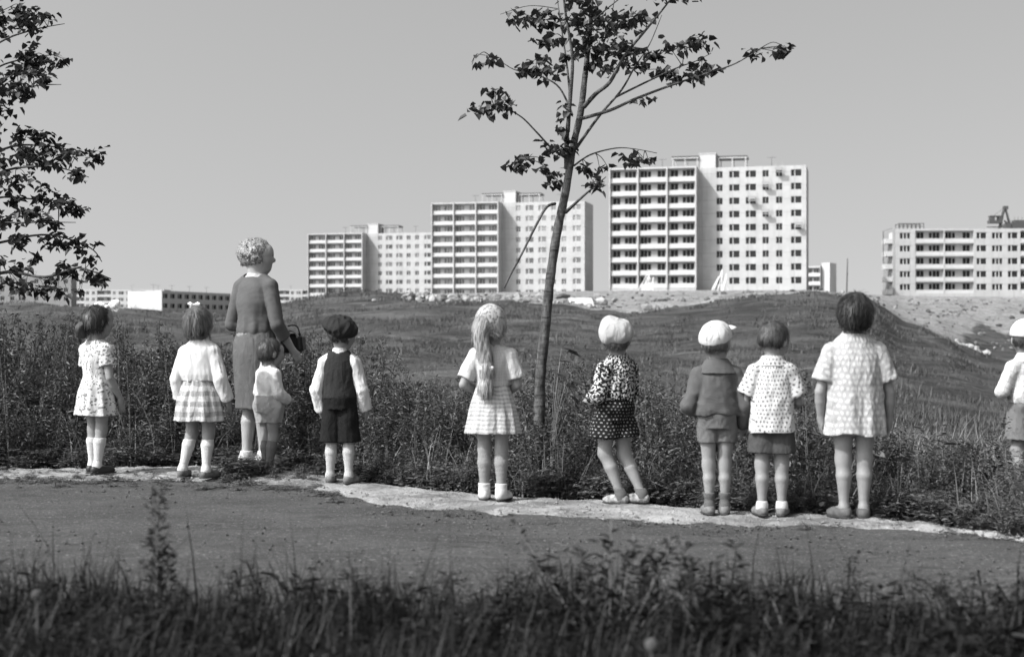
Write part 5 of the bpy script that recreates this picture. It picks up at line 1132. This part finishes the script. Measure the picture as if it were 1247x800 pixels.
def braid(e):
    H = e['H']; hh = e['hh']; c = e['piv']; pts = smoothpath([e['HQ'](-.10,-.44,.50), e['HQ'](-.16,-.52,.12), Vector((-.030*H, -.092*H, .74*H)), Vector((-.022*H, -.095*H, .655*H)), Vector((-.030*H,-.102*H,.575*H))], 9)
    f = Field((-.25*H, -.28*H, .5*H), (.2*H, .1*H, 1.05*H), .0045)
    for i in range(len(pts)-1):
        t = i/(len(pts)-1); r = hh*(.24-.13*t) if t < .5 else hh*(.165-.02*math.sin(t*25)); r = max(hh*.10, r*(1.0+.16*math.sin(i*2.2))); f.add(rc(pts[i], pts[i+1], r, r, .012))
    f.disp(lambda X, Y, Z: .005*waves(5, 120., 8, .35)(X, Y, Z)); bo = smesh('braid', f, M_hblond, e['root']); strands(bo, np.array(e['cen']), e['HM'], hh, 'bob', dict(m=M_hblond), 1500)
    p = pts[int(len(pts)*.70)]; c = np.array(p)+A3(0, -.025, 0); f = Field(c-.07, c+.07, .004)
    for s_ in (-1, 1): f.add(el(c+A3(s_*.022, 0, .008), (.024, .012, .016), rotm(0, 0, s_*-20), .005)); f.add(el(c+A3(s_*.010, .0, -.026), (.009, .007, .024), rotm(0, 0, s_*14), .005))
    smesh('braid_bow', f, WB, e['root'])
def kerchief(e):
    hh = e['hh']; HQ = e['HQ']; f = Field(e['cen']-hh*1.1, e['cen']+hh*1.0, .0045)
    f.add(el(HQ(0, -.06, .62), np.array((.425, .48, .44))*hh, e['HM'], .01)); f.add(el(HQ(-.06, -.30, .40), np.array((.33, .27, .36))*hh, e['HM'], .04)); f.add(rc(HQ(-.08, -.46, .36), HQ(-.16, -.52, .10), .17*hh, .12*hh, .04))
    q = lambda X, Y, Z: [((X-e['piv'][0])*e['HM'][0,i]+(Y-e['piv'][1])*e['HM'][1,i]+(Z-e['piv'][2])*e['HM'][2,i])/hh for i in range(3)]
    def face(X, Y, Z): x, y, z = q(X, Y, Z); return np.maximum(y - .05 - .5*(z-.55), .30*np.abs(x+.1)*2.2 + .10 - z)*hh
    f.cut(face); f.disp(lambda X, Y, Z: .005*waves(9, 60., 7, .6)(X, Y, Z)); smesh('headscarf', f, SCARF, e['root'])
add('girl with long fair braid and headscarf, pale checked skirt and pale stockings', 600, 608.5, 1.145, -4, dict(head=(-16, 2, -4), legr=.90, armr=1.04,
    armL=dict(e=(-.150,-.02,.595), w=(-.07,.09,.555), hd=(.8,.6,.1), pn=(0,.3,-1)), armR=dict(e=(.128,-.01,.595), w=(.07,.10,.55), hd=(-.7,.7,.1), pn=(0,.3,-1)),
    legL=dict(a=(-.044,.0,.045), k=(-.044,.01,.262), f=(-.05,1)), legR=dict(a=(.046,-.025,.045), k=(.046,.0,.262), f=(.35,1)),
    wear=[dict(kind='skirt', name='skirt', m=CHK, nf=11, rings=[(.615,.076,.060),(.59,.086,.068,.03),(.52,.106,.088,.06),(.43,.126,.106,.08),(.343,.142,.120,.09)]),
          dict(kind='top', name='blouse', m=BLO, z=(.598,.775), sl=.72, soff=.009, puff=.006, wr=.004, off=.007), dict(kind='skirt', name='waistband', m=BLO, nf=4, rings=[(.622,.084,.066),(.588,.0885,.0705)]),
          KN(.30, M_stock), KN(.085, M_sock, off=.0065, roll=1), SH(M_whiteshoe, h=.05), dict(kind='hair', st='bob', m=M_hblond, low=.22, fringe=.72, hatz=-.05), dict(kind='custom', fn=braid), dict(kind='custom', fn=kerchief)]))
add('little girl in pale beret, blotched blouse and black bloomers with white dots', 749, 613, 1.05, 42, dict(hh=.185, head=(-52, 6, 0), legr=1.02, armr=1.1, bulk=1.12, lean=(-.0, -.010),
    armL=dict(e=(-.135,.0,.60), w=(-.085,.115,.565), hd=(.3,.9,.1), pn=(.4,0,-.6)), armR=dict(e=(.130,.01,.60), w=(.05,.13,.565), hd=(-.4,.9,.1), pn=(-.4,0,-.6)),
    legL=dict(h=(-.05,.02,.475), k=(-.040,.040,.275), a=(.002,-.045,.045), f=(-.25,1)), legR=dict(h=(.05,.0,.475), k=(.060,-.012,.268), a=(.085,-.125,.052), f=(-.45,1)),
    wear=[dict(kind='shorts', name='bloomers', m=DOT, z=(.378,.62), w=.018, lr=.082, off=.012, wr=.004),
          dict(kind='top', name='blouse', m=BLT, z=(.575,.785), sl=1.45, soff=.014, off=.014, puff=.006, wr=.005, rings=[(.80,.044,.042),(.765,.078,.060),(.735,.104,.080),(.67,.112,.092),(.61,.110,.092,.02),(.565,.104,.088,.02)]),
          KN(.085, M_sockg, off=.005), SH(hide('light_grey_sandal', .22, .8, .7), h=.048, open=1), dict(kind='hair', st='short', m=M_hmid, low=.30, hatz=-.02, fringe=.70), beret(CREAM, 1.0, (0, 4, 14), (0, -.05, .72), .42)]))
add('boy in white peaked cap and grey sweater with wide collar and short grey socks', 873, 626.5, 1.025, 2, dict(hh=.18, head=(-24, 6, -2), legr=.90,
    armL=dict(e=(-.158,-.01,.575), w=(-.085,.09,.545), hd=(.8,.5,-.1), pn=(0,.3,-1)), armR=dict(e=(.150,-.02,.58), w=(.152,.05,.455), hd=(-.1,.5,-.9), pn=(-1,0,0)),
    legL=dict(a=(-.040,0,.045), k=(-.043,.01,.262), f=(-.1,1)), legR=dict(a=(.040,-.005,.045), k=(.043,.01,.262), f=(.15,1)),
    wear=[dict(kind='shorts', name='shorts', m=SHG, z=(.388,.575), w=.012, lr=.060, off=.008, wr=.004),
          dict(kind='top', name='sweater', m=SWG, z=(.535,.778), sl=1.90, soff=.013, off=.012, wr=.005, rings=[(.79,.048,.042),(.765,.074,.056),(.735,.102,.072),(.66,.106,.078),(.59,.112,.084,.01),(.55,.115,.086,.02),(.525,.110,.083,.02)]),
          dict(kind='collar', z=.775, r=.062, m=SWG, flap=2), KN(.115, M_sockg, off=.004, roll=1), SH(M_greyshoe, h=.045), dict(kind='hair', st='boy', m=M_hmid, low=.30, hatz=-.02, fringe=.70), cap(CREAM2, (-14, 16, 6), 1.2)]))
add('bareheaded boy in white shirt with small grey diamonds and dark shorts', 940, 628, 1.04, -4, dict(hh=.18, head=(-34, -6, 2), legr=.98,
    armL=dict(e=(-.135,.01,.60), w=(-.07,.11,.56), hd=(.7,.7,0), pn=(0,.3,-1)), armR=dict(e=(.138,.01,.59), w=(.10,.11,.55), hd=(-.5,.8,.2), pn=(0,.3,-1)),
    legL=dict(a=(-.052,0,.045), k=(-.050,.01,.262), f=(-.25,1)), legR=dict(a=(.050,-.005,.045), k=(.050,.01,.262), f=(.25,1)),
    wear=[dict(kind='shorts', name='shorts', m=SHD, z=(.335,.56), w=.012, lr=.070, off=.008),
          dict(kind='top', name='shirt', m=DIA, z=(.435,.780), sl=.66, soff=.014, puff=.016, wr=.004, nf=5, rings=[(.79,.046,.042),(.765,.076,.056),(.735,.100,.070),(.66,.104,.080),(.58,.109,.086,.02),(.50,.115,.093,.035),(.42,.120,.098,.045)]),
          dict(kind='collar', z=.782, r=.050, m=DIA, flap=1), KN(.075, M_sock, off=.004), SH(M_greyshoe, h=.042), dict(kind='hair', st='boy', m=M_hbrown, low=.30, fringe=.68, g=1.03)]))
add('biggest girl with dark bobbed hair, loose spotted pale smock and bare legs', 1040, 631, 1.19, 0, dict(sww=1.14, hh=.172, head=(3, 4, 0), legr=.96,
    armL=dict(e=(-.156,-.012,.565), w=(-.145,.02,.445), hd=(.05,.2,-1)), armR=dict(e=(.158,-.012,.565), w=(.162,.02,.435), hd=(.0,.2,-1)),
    legL=dict(a=(-.046,0,.045), k=(-.047,.008,.262), f=(-.45,1)), legR=dict(a=(.040,-.01,.045), k=(.046,.004,.262), f=(.1,1)),
    wear=[dict(kind='dress', name='smock_dress', m=BIG, z=(.378,.790), sl=.66, soff=.014, puff=.012, nf=8, wr=.004, hem=.008, rings=[(.80,.046,.042),(.780,.084,.060),(.735,.122,.078),(.67,.120,.092,.025),(.58,.120,.096,.05),(.48,.127,.102,.07),(.40,.134,.108,.08),(.36,.137,.110,.08)]),
          SH(M_brownshoe, h=.045), dict(kind='hair', st='mop', m=M_hdark, g=1.05, low=.15, fringe=.64, front=.30)]))
add('boy in white cap and checked shirt among the weeds, cut off by right edge', 1249, 604, 1.045, 16, dict(hh=.185, head=(-26, 0, 0), legr=.98,
    armL=dict(e=(-.160,-.005,.61), w=(-.085,.11,.60), hd=(.6,.8,.1), pn=(0,.3,-1)), armR=dict(e=(.135,.01,.60), w=(.07,.11,.57), hd=(-.6,.7,.1), pn=(0,.3,-1)),
    wear=[dict(kind='shorts', name='shorts', m=SHL, z=(.335,.575), w=.016, lr=.074, off=.008),
          dict(kind='top', name='shirt', m=PLD, z=(.548,.785), sl=1.7, soff=.012, off=.012, wr=.005, rings=[(.79,.046,.042),(.765,.074,.056),(.735,.100,.072),(.66,.106,.080),(.59,.110,.082,.02),(.55,.102,.078,.04),(.52,.094,.072,.02)]),
          dict(kind='collar', z=.785, r=.048, m=PLD, flap=1), SH(M_brownshoe), dict(kind='hair', st='boy', m=M_hbrown, low=.30, hatz=-.02, fringe=.70), cap(CREAM2, (0, 4, 0))]))
# ------------------------------------------------------------------ plants into place
tag(link('weeds', weeds()), 'dense tangle of tall mugwort and goosefoot weeds growing behind the row of children', 'weeds', None, 'stuff')
tag(link('meadow_grass', meadow()), 'short tufted grass covering the hill', 'grass', None, 'stuff')
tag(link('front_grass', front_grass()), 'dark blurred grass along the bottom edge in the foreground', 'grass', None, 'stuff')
tag(link('verge_weeds', verge_tufts()), 'small weeds and tufts sprouting along the sandy verge', 'weeds', None, 'stuff')
tree('young_linden_tree', 'young linden tree with a thin leaning trunk and sparse clumped leaves, standing in the weeds', 9.6, 0, CT, CL, CK, .058, 4.8, M_bark, 652, dead=[(676,248,0),(665,253,-.1),(652,276,-.16),(636,308,-.2),(622,334,-.22),(614,351,-.23)])
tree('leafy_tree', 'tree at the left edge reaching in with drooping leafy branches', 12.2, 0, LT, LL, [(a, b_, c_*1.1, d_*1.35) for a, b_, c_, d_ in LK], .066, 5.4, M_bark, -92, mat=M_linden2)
# shoot of big leaves at the foot of the linden
root = thing('linden_shoot', 'low shoot with a few big dark leaves right beside the linden trunk', 'shoot', G(672, 590), 0); m = MB(); bag = Bag()
br = root.location; pl = [(684,424),(691,428),(696,464),(688,470),(694,482),(682,440),(699,422),(676,455),(690,505)]
for px, py in pl:
    e = P(px, py, br.y - .05) - br; m.tube(smoothpath([(0,0,0), (e.x*.3, e.y*.4+rnd.uniform(-.05,.05), e.z*.6), e], 4), [.003]*9, 5)
pos = np.array([tuple(P(px, py, br.y-.05) - br) for px, py in pl]); n = len(pl)
v, q = leaves(pos, np.stack([rng.uniform(.4, 1, n), rng.normal(0, .5, n), rng.uniform(-.5, .1, n)], -1), np.tile([[0, -.3, 1.]], (n, 1)), np.full(n, .095), np.full(n, .065), .2); bag.add(v, q)
link('stem', m.mesh('stem', [M_stem], True), root); link('foliage', bag.mesh('foliage', [M_linden]), root)
gp = 'weeds standing out of the front grass'
single_weed('tall_weed', 'tall narrow seed spike weed in the left foreground', 'weed', 190, 4.15, 592, 'spike', gp, 3, .25, bushy=2.2)
single_weed('leafy_weed', 'broad bushy leafy weed, largest of the foreground plants, below the girl in dotted bloomers', 'weed', 742, 4.1, 632, 'leafy', gp, 9, 1.7)
single_weed('leafy_weed', 'slim leafy weed to the right of the bushy foreground plant', 'weed', 868, 4.0, 650, 'leafy', gp, 5, 1.1)
single_weed('leafy_weed', 'low leafy weed leaning at the edge of the grass, below the girl in the smock', 'weed', 985, 3.9, 706, 'leafy', gp, 5, 1.0)
single_weed('leafy_weed', 'leafy weed cut off by the right edge of the picture', 'weed', 1236, 3.9, 700, 'leafy', gp, 5, 1.0)
single_weed('grassy_weed', 'thin weed spike in the middle of the left foreground grass', 'weed', 430, 4.0, 686, 'spike', gp, 1, bushy=.5)
dandelion(45, 723, 3.6, .011, 'round white dandelion seed head at the left of the foreground')
dandelion(793, 784, 3.0, .012, 'blurred white dandelion seed head low in the grass at bottom centre')
# a few tall weeds rising out of the tangle on the left
for px, d, top, lab in ((212, 10.9, 404, 'tall dark weed rising between the girl with the bow and the girl in the cardigan'), (146, 11.2, 398, 'tall slanting weed directly right of the girl with the big bow'), (12, 10.6, 398, 'tall feathery weed at the left edge of the picture'), (160, 10.6, 424, 'shorter upright weed in front of the slanting one'), (1205, 8.0, 505, 'weed standing left of the capped boy at the right edge'), (985, 8.4, 445, 'tall weed between the boy in the printed shirt and the girl in the smock')):
    w = single_weed('tall_wild_weed', lab, 'weed', px, d, top, 'spike', 'tall weeds rising out of the tangle', 2 if px != 146 else 1, .6, 1.5)

# ------------------------------------------------------------------ light, sky, camera
SUN_EL, SUN_AZ = 45., 60.        # sun from behind the camera's left shoulder
sx, sy, sz = -math.sin(R(SUN_AZ))*math.cos(R(SUN_EL)), -math.cos(R(SUN_AZ))*math.cos(R(SUN_EL)), math.sin(R(SUN_EL))
L = bpy.data.lights.new('Sun', 'SUN'); L.energy = 3.3; L.angle = R(.5); L.color = (1, 1, 1)
so = bpy.data.objects.new('Sun', L); C.objects.link(so); so.rotation_euler = Vector((sx, sy, sz)).to_track_quat('Z', 'Y').to_euler()
W_ = bpy.data.worlds.new('World'); bpy.context.scene.world = W_; W_.use_nodes = True; t = W_.node_tree
for n in list(t.nodes): t.nodes.remove(n)
sky = t.nodes.new('ShaderNodeTexSky'); sky.sky_type = 'NISHITA'; sky.sun_disc = False; sky.sun_elevation = R(SUN_EL); sky.sun_rotation = R(180 + SUN_AZ)
sky.air_density = 1.; sky.dust_density = 4.0; sky.ozone_density = 1.
bw = t.nodes.new('ShaderNodeRGBToBW'); bg = t.nodes.new('ShaderNodeBackground'); wo = t.nodes.new('ShaderNodeOutputWorld')
tc = t.nodes.new('ShaderNodeTexCoord'); sp = t.nodes.new('ShaderNodeSeparateXYZ'); ma = t.nodes.new('ShaderNodeMath'); ma.operation = 'MULTIPLY_ADD'; ma.inputs[1].default_value = .7; ma.inputs[2].default_value = .24
cb = t.nodes.new('ShaderNodeCombineXYZ'); t.links.new(tc.outputs['Generated'], sp.inputs[0]); t.links.new(sp.outputs[0], cb.inputs[0]); t.links.new(sp.outputs[1], cb.inputs[1]); t.links.new(sp.outputs[2], ma.inputs[0]); t.links.new(ma.outputs[0], cb.inputs[2])
t.links.new(cb.outputs[0], sky.inputs[0])      # sky lookup is raised, so the horizon takes the brighter sky above
t.links.new(sky.outputs[0], bw.inputs[0]); t.links.new(bw.outputs[0], bg.inputs[0]); t.links.new(bg.outputs[0], wo.inputs[0]); bg.inputs[1].default_value = .15
cam = bpy.data.cameras.new('Camera'); co = bpy.data.objects.new('Camera', cam); C.objects.link(co); bpy.context.scene.camera = co
cam.lens = 50; cam.sensor_width = 36; cam.clip_end = 9000; cam.clip_start = .1
co.location = (0, 0, EYE); co.rotation_euler = (R(90 + math.degrees(math.atan((HY-400)/FPX))), 0, 0)
cam.dof.use_dof = True; cam.dof.focus_distance = 12.; cam.dof.aperture_fstop = 2.8; cam.dof.aperture_blades = 7
s = bpy.context.scene; s.render.engine = 'CYCLES'; s.render.resolution_x = 1024; s.render.resolution_y = 656
s.view_settings.view_transform = 'Standard'; s.view_settings.look = 'None'; s.view_settings.gamma = 1.; s.view_settings.exposure = .76
